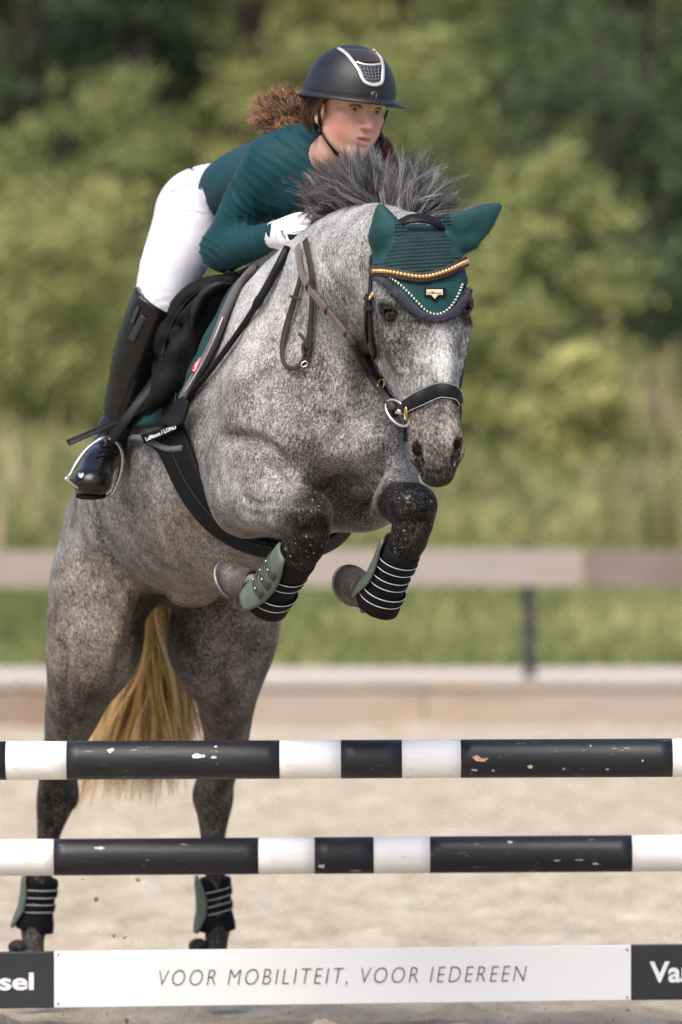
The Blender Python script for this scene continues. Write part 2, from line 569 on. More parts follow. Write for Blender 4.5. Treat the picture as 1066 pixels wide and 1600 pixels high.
FY = KERB_Y + .55
fence = tag(empty('fence', (0, FY, 0)), 'weathered timber rail fence with wide grey brown boards on dark posts', 'fence')
post_m = plain('dark_steel_paint', (.016, .018, .024), .7, .3, 20)
px0 = P(828, 900, FY)[0]
for i in range(-5, 6):
    x = px0 + i * 3.05
    pm = bevel_mesh(mesh('post', *box((x - .04, FY, -.3), (x + .04, FY + .08, 1.16)), smooth=False), .006)
    o = link('post', pm, post_m, fence)
    cap = bevel_mesh(mesh('post_cap', *box((x - .046, FY - .006, 1.163), (x + .046, FY + .086, 1.185)), smooth=False), .004); link('post_cap', cap, post_m, o)
rail_ms = [wood('rail_grey', (.235, .195, .16), .35, .4), wood('rail_brown', (.15, .115, .09), .35, .3), wood('rail_pale', (.265, .22, .18), .35, .4)]
xj = P(912, 900, FY)[0]
for i in range(-5, 6):
    x0 = xj + (i - 1) * 3.05 + .006; x1 = x0 + 3.05 - .012
    z0 = .90 + rng.uniform(-.008, .008)
    rm = bevel_mesh(mesh('rail', *box((x0, FY - .034, z0), (x1, FY - .003, z0 + .245)), smooth=False), .006)
    o = link('rail', rm, rail_ms[{0: 2, 1: 1}.get(i, (i * 7) % 3)], fence)
    if i in (0,):
        pass

# grass bank --------------------------------------------------------------
def bank_z(X, Y):
    t = np.clip((Y - GRASS_Y) / 30.0, 0, 6)
    z = KH - .06 + 3.6 * np.clip(t, 0, 1) ** 1.15 + np.clip(t - 1, 0, 6) * 1.5 + np.clip((t - 1.75) * 26, 0, 17)
    return z + fbm2(X * .35, Y * .35, 21, 4, 1.0) * .12 * np.clip(t * 6, 0, 1)
gm = NT('meadow_soil'); a = gm.noise(.35, 5, .6); b_ = gm.noise(4, 5, .65)
gcol = gm.ramp(a, [(.3, (.08, .11, .03)), (.5, (.14, .165, .05)), (.68, (.22, .21, .08))])
gcol = gm.mix(gm.mapr(b_, .45, .75, 0, .6), gcol, (.05, .06, .02))
bank_m = gm.done(gcol, .95, gm.bump(b_, .08))
xs = np.r_[np.linspace(-300, -24, 14), np.linspace(-20, 20, 120), np.linspace(24, 300, 14)]
ys = np.r_[np.linspace(GRASS_Y, GRASS_Y + 80, 160), np.linspace(GRASS_Y + 84, GRASS_Y + 320, 14)]
grid_sheet('grass_bank', xs, ys, bank_z, bank_m)

def leaf_material(name, c0, c1, c2, trans=.25):
    """colour comes per clump from a vertex attribute"""
    t = NT(name)
    at = t.n('VertexColor'); at.layer_name = 'tint'
    sep = t.n('SeparateColor'); t.put(sep.inputs[0], at.outputs[0])
    col = t.ramp(sep.outputs[0], [(0, c0), (.5, c1), (1, c2)])
    m = t.done(col, .6, Specular_IOR_Level=.3)
    tr = t.n('BsdfTranslucent'); t.put(tr.inputs[0], col)
    mx = t.n('MixShader'); mx.inputs[0].default_value = trans
    out = [n for n in t.t.nodes if n.type == 'OUTPUT_MATERIAL'][0]
    t.t.links.new(t.b.outputs[0], mx.inputs[1]); t.t.links.new(tr.outputs[0], mx.inputs[2]); t.t.links.new(mx.outputs[0], out.inputs[0])
    return m

def blades(name, n, xr, yr, hgt, wid, seed, tintf, lean=.35, dens=None, heads=0.0):
    r = np.random.RandomState(seed)
    X = r.uniform(*xr, n); Y = yr[0] + (yr[1] - yr[0]) * r.rand(n) ** 1.2
    if dens is not None:
        k = r.rand(n) < dens(X, Y); X, Y = X[k], Y[k]; n = len(X)
    Z = bank_z(X, Y)
    H_ = hgt(X, Y) * r.uniform(.55, 1.2, n); W_ = wid * r.uniform(.6, 1.4, n)
    th = r.uniform(0, 2 * np.pi, n); ln = r.normal(0, lean, (n, 2)) * H_[:, None]
    ph = r.uniform(0, np.pi, n)
    sx, sy = np.cos(ph) * W_, np.sin(ph) * W_
    b0 = np.stack([X - sx, Y - sy, Z - .03], 1); b1 = np.stack([X + sx, Y + sy, Z - .03], 1)
    m0 = np.stack([X - sx * .8 + ln[:, 0] * .35, Y - sy * .8 + ln[:, 1] * .35, Z + H_ * .55], 1); m1 = np.stack([X + sx * .8 + ln[:, 0] * .35, Y + sy * .8 + ln[:, 1] * .35, Z + H_ * .55], 1)
    t0 = np.stack([X + ln[:, 0] - sx * .15, Y + ln[:, 1], Z + H_], 1); t1 = np.stack([X + ln[:, 0] + sx * .15, Y + ln[:, 1], Z + H_ * .99], 1)
    V = np.stack([b0, b1, m0, m1, t0, t1], 1).reshape(-1, 3)
    i = np.arange(n)[:, None] * 6
    Q = np.concatenate([i + [0, 1, 3, 2], i + [2, 3, 5, 4]], 0)
    me = mesh_np(name, V, Q, smooth=False)
    T = np.clip(tintf(X, Y, r), 0, 1)
    T6 = np.repeat(T, 6)
    color_attr(me, 'tint', np.stack([T6, T6, T6, np.ones_like(T6)], 1))
    return me
grass_m = leaf_material('meadow_grass', (.12, .15, .05), (.255, .275, .10), (.45, .41, .19))
weed_m = leaf_material('dry_weeds', (.11, .13, .045), (.25, .23, .10), (.44, .35, .23))
def gt(X, Y, r): return .42 + .28 * fbm2(X, Y, 31, 3, .8) + r.normal(0, .13, len(X))
me = blades('verge_grass', 26000, (-6, 6), (GRASS_Y + .05, GRASS_Y + 12), lambda X, Y: .16 + .10 * np.clip((Y - GRASS_Y) / 8, 0, 1) + .05 * fbm2(X, Y, 5, 2, 1.5), .02, 1, lambda X, Y, r: gt(X, Y, r) - .08)
tag(link('verge_grass', me, grass_m), kind='stuff')
me = blades('meadow_grass', 60000, (-9, 9), (GRASS_Y + 7, GRASS_Y + 40), lambda X, Y: .42 + .26 * fbm2(X * .5, Y * .5, 8, 3, 1.0), .035, 2, lambda X, Y, r: gt(X, Y, r) + .12 - .03 * X)
tag(link('meadow_grass', me, grass_m), kind='stuff')
me = blades('dry_weeds', 9000, (-8, 8), (GRASS_Y + 6, GRASS_Y + 30), lambda X, Y: .72 + .3 * fbm2(X * .6, Y * .6, 18, 3, 1.0), .03, 3, lambda X, Y, r: .55 + .3 * fbm2(X, Y, 77, 2, .7) + r.normal(0, .2, len(X)), lean=.2,
            dens=lambda X, Y: np.clip(fbm2(X, Y, 55, 3, .6) * .9 - .05, 0, 1) * .8 + np.exp(-((X - 3.1) / .9) ** 2) + .35 * np.exp(-((X + 2.9) / .8) ** 2))
tag(link('dry_weeds', me, weed_m), kind='stuff')

# trees -------------------------------------------------------------------
bark_m = plain('bark', (.055, .045, .035), .9, .4, 8, .01, 40)
def crown_mesh(blobs, n, leaf, seed, tint=.5):
    """blobs: (centre, radii); leaf cards spread through clumps on and in the blobs"""
    r = np.random.RandomState(seed); C = []
    vol = np.array([np.prod(b[1]) ** .67 for b in blobs]); vol /= vol.sum()
    T = []
    for (c, rad), w in zip(blobs, vol):
        k = int(n * w / 26) + 3
        d = r.normal(size=(k, 3)); d /= np.linalg.norm(d, axis=1)[:, None]
        cc = np.asarray(c) + d * np.asarray(rad) * (r.uniform(.35, 1.05, (k, 1)) ** .6)
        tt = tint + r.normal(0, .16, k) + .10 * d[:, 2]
        for q, t0 in zip(cc, tt):
            m = r.randint(16, 36)
            C.append(q + r.normal(0, 1, (m, 3)) * leaf * np.array([2.2, 2.2, 1.3])); T.append(t0 + r.normal(0, .07, m))
    C = np.vstack(C); T = np.clip(np.concatenate(T), 0, 1); n = len(C)
    a = r.normal(size=(n, 3)); a /= np.linalg.norm(a, axis=1)[:, None]
    b = np.cross(a, r.normal(size=(n, 3))); b /= np.linalg.norm(b, axis=1)[:, None]
    s = leaf * r.uniform(.6, 1.25, (n, 1))
    V = np.stack([C - a * s, C + b * s * .55, C + a * s, C - b * s * .55], 1).reshape(-1, 3)
    me = mesh_np('crown', V, np.arange(n * 4).reshape(-1, 4), smooth=False)
    T4 = np.repeat(T, 4); color_attr(me, 'tint', np.stack([T4, T4, T4, np.ones_like(T4)], 1))
    return me
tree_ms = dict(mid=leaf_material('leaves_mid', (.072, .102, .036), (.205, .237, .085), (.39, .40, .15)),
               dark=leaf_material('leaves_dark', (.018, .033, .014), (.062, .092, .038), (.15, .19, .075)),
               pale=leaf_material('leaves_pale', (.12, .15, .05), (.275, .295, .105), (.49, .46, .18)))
def tree(label, X, Y, h, w, mat, seed, n=5200, tint=.5, low=.12, name='broadleaf_tree', cat='tree', nb=15, leaf=.085):
    r = np.random.RandomState(seed); z0 = float(bank_z(np.array([X]), np.array([Y]))[0])
    root = tag(empty(name, (X, Y, z0 - .1)), label, cat, 'trees and shrubs behind the meadow')
    parts = []
    top = np.array([X + r.normal(0, .2), Y, z0 + h * .8])
    pts = catmull([np.array([X, Y, z0 - .2]), np.array([X + r.normal(0, .1), Y, z0 + h * .35]), top], 6)
    sc = np.linspace(1, .25, len(pts)) * .025 * h
    parts.append(sweep(pts, disc(1, 8), up=(0, 1, 0), scale=sc))
    blobs = []
    for i in range(nb):
        hh = h * (low + (1 - low) * (i + .5) / nb); ww = w * math.sin(math.pi * min(.97, .22 + .72 * (i + .5) / nb)) ** .8
        an = i * 2.4 + r.rand(); rr = ww * r.uniform(.35, .8)
        c = np.array([X + math.cos(an) * rr, Y + math.sin(an) * rr * .8, z0 + hh])
        rad = np.array([1, .9, .75]) * w * r.uniform(.28, .46); blobs.append((c, rad))
        s = pts[min(len(pts) - 1, max(1, int(len(pts) * (hh / h) * .8)))]
        lp = catmull([s, (s + c) / 2 + (0, 0, -.1), c], 3)
        parts.append(sweep(lp, disc(1, 5), up=(0, 1, .3), scale=np.linspace(.009, .003, len(lp)) * h))
    V, F = merge(parts)
    link('trunk', mesh('trunk', V, F), bark_m, root)
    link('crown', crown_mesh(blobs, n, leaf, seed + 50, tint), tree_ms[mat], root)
    return root
TY = GRASS_Y
def tx(px, Y): return float(P(px, 0, Y)[0])
spec = [  # label, photo x, depth behind the verge, height, half width, leaves, seed, tint, low
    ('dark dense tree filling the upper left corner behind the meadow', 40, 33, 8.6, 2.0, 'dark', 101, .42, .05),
    ('very dark tree standing in the dark gap left of the rider', 205, 30, 9.0, 1.3, 'dark', 102, .12, .3),
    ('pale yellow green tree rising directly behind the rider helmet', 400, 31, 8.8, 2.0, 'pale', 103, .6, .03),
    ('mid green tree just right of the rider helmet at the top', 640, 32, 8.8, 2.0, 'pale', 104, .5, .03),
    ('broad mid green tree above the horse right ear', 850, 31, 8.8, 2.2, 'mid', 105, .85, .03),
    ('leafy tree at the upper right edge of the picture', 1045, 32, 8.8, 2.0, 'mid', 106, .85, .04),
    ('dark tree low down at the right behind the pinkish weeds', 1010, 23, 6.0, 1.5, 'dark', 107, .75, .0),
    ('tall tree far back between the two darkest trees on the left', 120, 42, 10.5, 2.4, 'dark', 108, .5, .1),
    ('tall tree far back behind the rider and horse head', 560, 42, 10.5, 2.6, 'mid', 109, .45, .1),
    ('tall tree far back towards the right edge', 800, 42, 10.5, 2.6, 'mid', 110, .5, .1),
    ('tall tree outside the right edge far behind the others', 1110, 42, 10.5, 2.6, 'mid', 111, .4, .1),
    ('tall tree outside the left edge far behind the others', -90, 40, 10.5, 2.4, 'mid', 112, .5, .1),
]
for lab, px, dy, h, w, mat, sd, ti, lo in spec:
    tree(lab, tx(px, TY + dy), TY + dy, h, w, mat, sd, tint=ti, low=lo, n=7000 if dy < 40 else 5200, nb=16)
def far_wood():
    bl = []; r = np.random.RandomState(70)
    for i in range(170):
        x = r.uniform(-11, 11); y = TY + 50 + r.uniform(-2, 3); z = float(bank_z(np.array([x]), np.array([y]))[0])
        bl.append((np.array([x, y, z + r.uniform(.5, 15)]), np.array([1.6, 1.0, 1.3])))
    for i in range(330):
        x = r.uniform(7.5, 44) * r.choice([-1, 1]); y = TY + 30 + r.uniform(-2, 14); z = float(bank_z(np.array([x]), np.array([y]))[0])
        bl.append((np.array([x, y, z + 9 * r.rand() ** 1.3 + .3]), np.array([1.7, 1.3, 1.3])))
    return crown_mesh(bl, 100000, .17, 71, .35)
tag(link('far_woodland', far_wood(), tree_ms['mid']), kind='stuff')
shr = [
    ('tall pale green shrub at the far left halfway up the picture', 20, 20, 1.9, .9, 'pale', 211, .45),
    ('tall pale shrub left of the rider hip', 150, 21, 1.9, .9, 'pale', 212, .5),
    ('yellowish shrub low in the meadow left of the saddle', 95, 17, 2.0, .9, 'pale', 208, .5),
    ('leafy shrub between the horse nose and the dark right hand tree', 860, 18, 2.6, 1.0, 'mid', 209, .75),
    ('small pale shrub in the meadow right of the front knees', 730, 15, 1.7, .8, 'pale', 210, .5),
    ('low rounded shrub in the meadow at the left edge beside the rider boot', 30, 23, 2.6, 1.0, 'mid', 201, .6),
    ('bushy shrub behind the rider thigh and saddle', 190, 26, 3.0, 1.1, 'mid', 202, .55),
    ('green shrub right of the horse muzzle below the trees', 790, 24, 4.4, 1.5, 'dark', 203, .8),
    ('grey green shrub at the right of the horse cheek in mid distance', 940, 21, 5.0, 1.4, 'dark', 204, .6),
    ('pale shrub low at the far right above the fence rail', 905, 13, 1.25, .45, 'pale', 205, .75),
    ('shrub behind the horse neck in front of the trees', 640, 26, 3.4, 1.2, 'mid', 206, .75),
    ('pale shrub behind the rider shoulders in front of the trees', 430, 26, 3.4, 1.2, 'pale', 207, .5),
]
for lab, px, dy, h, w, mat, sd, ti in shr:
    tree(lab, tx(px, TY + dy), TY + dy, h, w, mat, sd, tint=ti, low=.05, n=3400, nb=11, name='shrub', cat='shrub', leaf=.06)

# jump ----------------------------------------------------------------------
def pole_paint(name, c, rough, dirt, c2, amt):
    t = NT(name); g = t.geo()
    s1 = t.noise(9, 6, .7, g, stretch=(.6, 2.5, 2.5)); s2 = t.noise(60, 4, .6, g, stretch=(.3, 1, 1)); s3 = t.noise(22, 2, .5, g, stretch=(.5, 1.6, 1.6))
    col = t.mix(t.mapr(s1, .45, .75, 0, .5), c, dirt)
    col = t.mix(t.mapr(s3, .70, .735, 0, amt), col, c2)
    col = t.mix(t.mapr(s2, .66, .72, 0, amt * .6), col, c2)
    return t.done(col, t.mapr(s1, .3, .7, rough, min(1, rough + .2)), t.bump(s2, .0012), Coat_Weight=.08, Coat_Roughness=.25, Specular_IOR_Level=.35)
black_p = pole_paint('black_pole_paint', (.009, .0095, .013), .36, (.022, .022, .027), (.30, .28, .26), .75)
white_p = pole_paint('white_pole_paint', (.80, .78, .75), .4, (.70, .66, .61), (.45, .38, .31), .5)
chip_m = plain('bare_wood_chip', (.55, .33, .18), .8, .3, 90)
def pole(label, px_edges, py_l, py_r, Y, rad, first_black):
    """px_edges: colour changes along the pole"""
    c0 = P(0, py_l, Y); c1 = P(1066, py_r, Y)
    dirv = nrm(c1 - c0)
    xs_ = [P(x, 0, Y)[0] for x in px_edges]
    root = tag(empty('jump_pole', (c0[0], Y, c0[2])), label, 'pole', 'striped jump poles')
    bl = first_black
    for x0, x1 in zip(xs_[:-1], xs_[1:]):
        f = lambda x: c0 + (c1 - c0) * ((x - c0[0]) / (c1[0] - c0[0]))
        n = max(4, int((x1 - x0) / .03))
        C = np.array([f(x) for x in np.linspace(x0, x1, n)])
        r = rad * (1.006 if bl else 1.0)
        V, F = sweep(C, disc(r, 32), up=(0, 0, 1))
        o = link('black_band' if bl else 'white_band', mesh('band', V, F), black_p if bl else white_p, root)
        bl = not bl
    return root, c0, c1
T1 = [-560, -470, -325, -230, -90, 10, 105, 437, 533, 628, 720, 1050, 1145, 1240, 1390, 1480, 1620]
pt, a0, a1 = pole('top jump pole with broad black and white bands, chipped paint', [x for x in T1 if x not in ()], 1188.5, 1184, 0.0, .0500, True)
T2 = [-520, -400, -250, -110, 85, 404, 492, 584, 672, 987, 1180, 1330, 1470, 1560]
T2 = [-520, -400, -250, 85 - 145, 85, 404, 492, 584, 672, 987, 1135, 1330, 1470, 1560]
pl, b0, b1 = pole('lower jump pole with black and white bands, above the lettered plank', T2, 1340, 1333, .745, .0498, True)
def blot(name, pts, c0, c1, rad, Y, mat, parent):
    """paint chip lying on the pole: px polygon"""
    C = []
    for x, y in pts:
        q = P(x, y, Y); ax = c0 + (c1 - c0) * ((q[0] - c0[0]) / (c1[0] - c0[0]))
        dz = np.clip((q[2] - ax[2]) / rad, -.97, .97)
        C.append((q[0], Y - math.sqrt(1 - dz * dz) * rad * 1.012 - .0006, ax[2] + dz * rad * 1.012))
    n = len(C); V = C + [(x, y + .003, z) for x, y, z in C]
    F = [tuple(range(n))[::-1], tuple(range(n, 2 * n))] + [(i, (i + 1) % n, n + (i + 1) % n, n + i) for i in range(n)]
    link(name, mesh(name, V, F, smooth=False), mat, parent)
blot('paint_chip', [(737, 1182), (745, 1178), (752, 1184), (763, 1183), (757, 1189), (744, 1188)], a0, a1, .0503, 0, chip_m, pt)
scuff_m = plain('scuffed_paint', (.50, .48, .46), .7, .4, 150)
for c, r_, s_ in (((828, 1197), 5, 3.5), ((922, 1165), 2.2, 2), ((742, 1202), 6, 2.2), ((770, 1203), 3, 1.5), ((310, 1180), 12, 4.5), ((174, 1172), 6, 4.5), ((335, 1182), 5, 2.5), ((338, 1166), 4, 2), ((880, 1200), 2.4, 1.6), ((948, 1201), 4, 1.6), ((1003, 1187), 2, 2)):
    pr = np.random.RandomState(int(c[0])); m = 11
    blot('scuff', [(c[0] + r_ * math.cos(k * 2 * math.pi / m) * pr.uniform(.45, 1.1), c[1] + s_ * math.sin(k * 2 * math.pi / m) * pr.uniform(.45, 1.1)) for k in range(m)], a0, a1, .0503, 0, scuff_m, pt)
for c, r_, s_ in (((929, 1348), 6, 2.4), ((797, 1315), 6, 2), ((870, 1343), 7, 1.4), ((905, 1342), 8, 1.2), ((157, 1324), 9, 3), ((503, 1352), 6, 3.5)):
    pr = np.random.RandomState(int(c[0])); m = 11
    blot('scuff', [(c[0] + r_ * math.cos(k * 2 * math.pi / m) * pr.uniform(.45, 1.1), c[1] + s_ * math.sin(k * 2 * math.pi / m) * pr.uniform(.45, 1.1)) for k in range(m)], b0, b1, .0502, .745, scuff_m, pl)

# lettered plank
PY = .745
pkr = tag(empty('jump_plank', tuple(P(536, 1526, PY))), 'white jump plank lettered VOOR MOBILITEIT, VOOR IEDEREEN with dark lettered ends', 'plank')
def plank_paint(name, c, dirt):
    t = NT(name); g = t.geo(); a = t.noise(3, 5, .6, g); b = t.noise(120, 3, .6, g, stretch=(.4, 1, 1)); e = t.noise(30, 4, .7, g)
    col = t.mix(t.mapr(a, .4, .7, 0, .25), c, dirt); col = t.mix(t.mapr(e, .66, .74, 0, .5), col, dirt)
    return t.done(col, t.mapr(a, .3, .7, .38, .55), t.bump(b, .0006))
plw = plank_paint('plank_white', (.74, .73, .715), (.62, .585, .54)); plb = plank_paint('plank_black', (.012, .0125, .0155), (.05, .048, .047))
YF = PY - .018
def plank_seg(name, xl, xr, mat, proud=0.0):
    def pt(x, top): 
        yt = 1488 - (x + 0) * (1488 - 1476) / 1066; yb = 1576 - x * (1576 - 1562) / 1066
        return P(x, yt if top else yb, YF)
    A, B, C_, D = pt(xl, 0), pt(xr, 0), pt(xr, 1), pt(xl, 1)
    f = [q + (0, -proud, 0) for q in (A, B, C_, D)]; k = [q + (0, .032 + proud, 0) for q in (A, B, C_, D)]
    me = mesh(name, f + k, [(0, 1, 2, 3), (7, 6, 5, 4), (0, 4, 5, 1), (1, 5, 6, 2), (2, 6, 7, 3), (3, 7, 4, 0)], smooth=False)
    return link(name, bevel_mesh(me, .0025), mat, pkr)
plank_seg('white_panel', 84.6, 986.4, plw)
plank_seg('dark_panel', -330, 84, plb, .001); plank_seg('dark_panel', 987, 1400, plb, .001)
ink = plain('dark_lettering', (.035, .033, .042), .5, .1); wink = plain('pale_lettering', (.70, .70, .71), .5, .05)
def lettering(name, body, px, py, h_px, w_px, Y, mat, parent, bold=0.0, shear=0.0, spacing=1.0, tilt=0.0, thin=0.0, scale=None):
    cu = bpy.data.curves.new(name, 'FONT'); cu.body = body; cu.size = 1; cu.shear = shear; cu.space_character = spacing; cu.offset = bold; cu.extrude = .01; cu.resolution_u = 4
    to = bpy.data.objects.new(name, cu); COL.objects.link(to)
    dg = bpy.context.evaluated_depsgraph_get(); me = bpy.data.meshes.new_from_object(to.evaluated_get(dg))
    bpy.data.objects.remove(to)
    co = np.empty(len(me.vertices) * 3, np.float32); me.vertices.foreach_get('co', co); co = co.reshape(-1, 3)
    x0, x1 = co[:, 0].min(), co[:, 0].max(); cap = .70
    s = FPX / (CAM_D + Y)
    out = np.zeros_like(co)
    ux = (co[:, 0] - x0) / (x1 - x0) * w_px / s; uz = co[:, 1] / cap * h_px / s
    o = P(px, py, Y)
    out[:, 0] = o[0] + ux; out[:, 2] = o[2] + uz + ux * math.tan(tilt); out[:, 1] = Y - .0016 - co[:, 2] * .06
    me.vertices.foreach_set('co', out.ravel()); me.update(); me.materials.clear()
    # one object per letter
    nv = len(me.vertices); par = list(range(nv))
    def find(i):
        while par[i] != i: par[i] = par[par[i]]; i = par[i]
        return i
    for e in me.edges:
        a, b = find(e.vertices[0]), find(e.vertices[1])
        if a != b: par[a] = b
    isl = {}
    for p in me.polygons: isl.setdefault(find(p.vertices[0]), []).append(tuple(p.vertices))
    for fs in isl.values():
        ids = sorted({i for f in fs for i in f}); mp = {i: k for k, i in enumerate(ids)}
        link('letter', mesh('letter', [out[i] for i in ids], [tuple(mp[i] for i in f) for f in fs], smooth=False), mat, parent)
    bpy.data.meshes.remove(me)
tl = math.atan2(13.0, 1066)
lettering('lettering', 'VOOR MOBILITEIT, VOOR IEDEREEN', 249, 1540.5, 26, 574, YF, ink, pkr, bold=-.022, shear=.22, spacing=1.25, tilt=tl)
lettering('lettering', 'ssel', -21, 1546.5, 35 * .73, 74, YF - .001, wink, pkr, bold=.03, tilt=tl)
lettering('lettering', 'Van', 1015, 1534, 31, 70, YF - .001, wink, pkr, bold=.03, tilt=tl)
stud = plain('screw_head', (.10, .09, .085), .5)
for x, y in ((91, 1492), (91, 1568), (980, 1484), (980, 1558)):
    q = P(x, y, YF); V, F = sweep([q + (0, .002, 0), q + (0, -.0022, 0)], disc(.003, 8), up=(0, 0, 1)); link('screw', mesh('screw', V, F), stud, pkr)
# stands that carry the poles, just outside the picture
st_m = plain('stand_paint', (.72, .71, .69), .5, .1, 12)
for lab, x, Y, hh in (('white jump stand holding the left end of the top pole', -1.62, .0, 1.35), ('white jump stand holding the right end of the top pole', 1.72, .0, 1.35), ('white jump stand holding the left end of the lower pole', -1.72, .745, 1.3), ('white jump stand holding the right end of the lower pole and plank', 1.72, .745, 1.3)):
    s = tag(empty('jump_stand', (x, Y, 0)), lab, 'jump stand', 'jump stands outside the picture')
    yy = Y + .12
    link('post', bevel_mesh(mesh('post', *box((x - .045, yy, .06), (x + .045, yy + .09, hh)), smooth=False), .006), st_m, s)
    for a, b_, c, d in ((-.3, .3, -.04, .04), (-.04, .04, -.35, .35)):
        link('foot', bevel_mesh(mesh('foot', *box((x + a, yy + .045 + c, .0 if c < -.1 else .003), (x + b_, yy + .045 + d, .06)), smooth=False), .006), st_m, s)
    zz = (a0[2] + (a1[2] - a0[2]) * (x - a0[0]) / (a1[0] - a0[0])) if Y == 0 else (b0[2] + (b1[2] - b0[2]) * (x - b0[0]) / (b1[0] - b0[0]))
    cup = [(x - .03 + .06 * i, Y + .10 * math.cos(t), zz + .003 + .056 * math.sin(t)) for i in (0, 1) for t in ()]
    C = [np.array([x, Y + .0535 * math.cos(t), zz + .0535 * math.sin(t)]) for t in np.linspace(-math.pi * .9, -.05, 12)] + [np.array([x, yy + .001, zz + .01])]
    V, F = sweep(C, rect(.05, .004), nr=[nrm(np.array([x, Y, zz]) - c) * -1 for c in C]); link('cup', mesh('cup', V, F), stud, s)
    if Y > 0:
        zb = P(0, 1576, PY)[2]; link('plank_bracket', mesh('plank_bracket', *box((x - .05, PY - .024, zb - .028), (x + .05, yy + .001, zb - .012)), smooth=False), stud, s)
# ================================================================== horse
HF = Field((-1.0, -1.35, -0.02), (0.48, 1.75, 2.36), 0.0095,
           fine=[((-0.02, -1.32, 1.38), (0.42, -0.72, 2.2), 0.006)])
def axX(Y): return -0.17 - 0.36 * Y
HEADING = nrm((0.34, -0.94, 0.42))
LAT = nrm((0.94, 0.34, 0.0))          # towards the horse's left (viewer's right)
UPB = np.cross(LAT, -HEADING)
UPB = UPB if UPB[2] > 0 else -UPB
# barrel
bar = [(-0.36, 1.68, .17, .22), (-0.2, 1.64, .180, .285), (0.0, 1.582, .212, .312), (0.3, 1.515, .272, .325), (0.55, 1.462, .292, .288), (0.8, 1.41, .27, .24), (1.02, 1.345, .225, .195), (1.2, 1.27, .16, .15)]
HF.tube([(axX(y), y, z) for y, z, a, b in bar], [q[2] for q in bar], [q[3] for q in bar], up=UPB, k=0.05, m=12)
HF.ell(P(485, 795, .05), (.118, .2, .108), k=.05)
# withers
HF.tube([P(500, 440, -0.2), P(452, 462, 0.08), P(405, 508, 0.3)], [.07, .07, .1], [.09, .08, .1], up=UPB, k=0.10)
# neck
HF.tube([P(474, 575, -0.02), P(502, 525, -0.22), P(540, 470, -0.42), P(590, 438, -0.62), P(640, 432, -0.80)],
        [.19, .165, .132, .112, .095], [.29, .255, .205, .165, .14], up=[(-.25, .55, .8), (-.3, .5, .8), (-.35, .3, .9), (-.3, .25, .95), (-.1, .3, .95)], k=0.10)
HF.tube([P(490, 425, -.05), P(508, 382, -.22), P(545, 354, -.42), P(592, 348, -.62), P(640, 366, -.80)], [.045, .042, .04, .040, .036], k=0.08)   # crest
# shoulders
HF.ell(P(428, 618, -0.12), (.115, .28, .265), (LAT, HEADING), k=0.10)
HF.ell(P(575, 620, -0.22), (.125, .26, .28), (LAT, HEADING), k=0.10)
HF.ell(P(408, 650, -0.33), (.10, .14, .14), k=0.08)       # right shoulder point
HF.ell(P(590, 655, -0.42), (.085, .12, .13), k=0.08)
# breast
HF.ell(P(470, 688, -0.45), (.105, .13, .095), k=0.07)
HF.ell(P(580, 690, -0.50), (.09, .12, .095), k=0.07)
HF.ell(P(525, 750, -0.26), (.15, .2, .10), k=0.09)
HF.tube([P(530, 640, -0.62), P(530, 668, -0.60), P(528, 700, -0.60)], [.012, .018, .008], k=0.05, cut=True)
HF.tube([P(588, 560, -0.58), P(572, 610, -0.60), P(545, 655, -0.61)], [.012, .018, .012], k=0.07, cut=True)
HF.tube([P(440, 560, -0.55), P(480, 620, -0.58), P(520, 655, -0.61)], [.006, .012, .012], k=0.07, cut=True)

HF.ell(P(530, 795, -0.60), (.075, .17, .075), k=0.07, cut=True)
# forelegs --------------------------------------------------------
FR = dict(elbow=P(372, 765, -0.20), knee=P(482, 812, -0.66), fet=P(418, 932, -0.46))
HF.tube([P(384, 738, -0.12), P(392, 760, -0.26), P(424, 776, -0.44), P(458, 795, -0.56), P(480, 808, -0.65)],
        [.098, .100, .086, .070, .058], [.115, .112, .092, .072, .056], up=(0, .2, 1), k=0.07)
HF.ell(P(376, 792, -0.18), (.062, .11, .066), k=0.06)      # elbow mass
HF.tube([P(360, 700, -.25), P(400, 722, -.42), P(440, 762, -.54)], [.04, .045, .03], k=0.06)
HF.ell(P(486, 800, -0.675), (.056, .06, .046), k=0.02)
HF.ell(P(470, 812, -0.68), (.026, .04, .03), k=0.012); HF.ell(P(500, 815, -0.685), (.026, .035, .028), k=0.012); HF.ell(P(486, 836, -0.675), (.045, .04, .024), k=0.012)   # knee
HF.tube([P(484, 800, -0.66), P(483, 838, -0.645), P(474, 868, -0.61)], [.054, .048, .034], [.055, .048, .040], up=(0, 1, 0), k=0.02)
HF.ell(P(462, 845, -0.60), (.03, .04, .035), k=0.03)
HF.tube([P(478, 850, -0.63), P(455, 885, -0.57), P(432, 918, -0.50), P(418, 935, -0.455)], [.036, .031, .031, .038], [.042, .036, .038, .044], up=(-.5, 0, 1), k=0.03)
HF.ell(P(418, 934, -0.45), (.042, .05, .042), k=0.03)
HF.tube([P(415, 932, -0.44), P(398, 920, -0.375), P(380, 912, -0.335)], [.034, .033, .036], k=0.03)

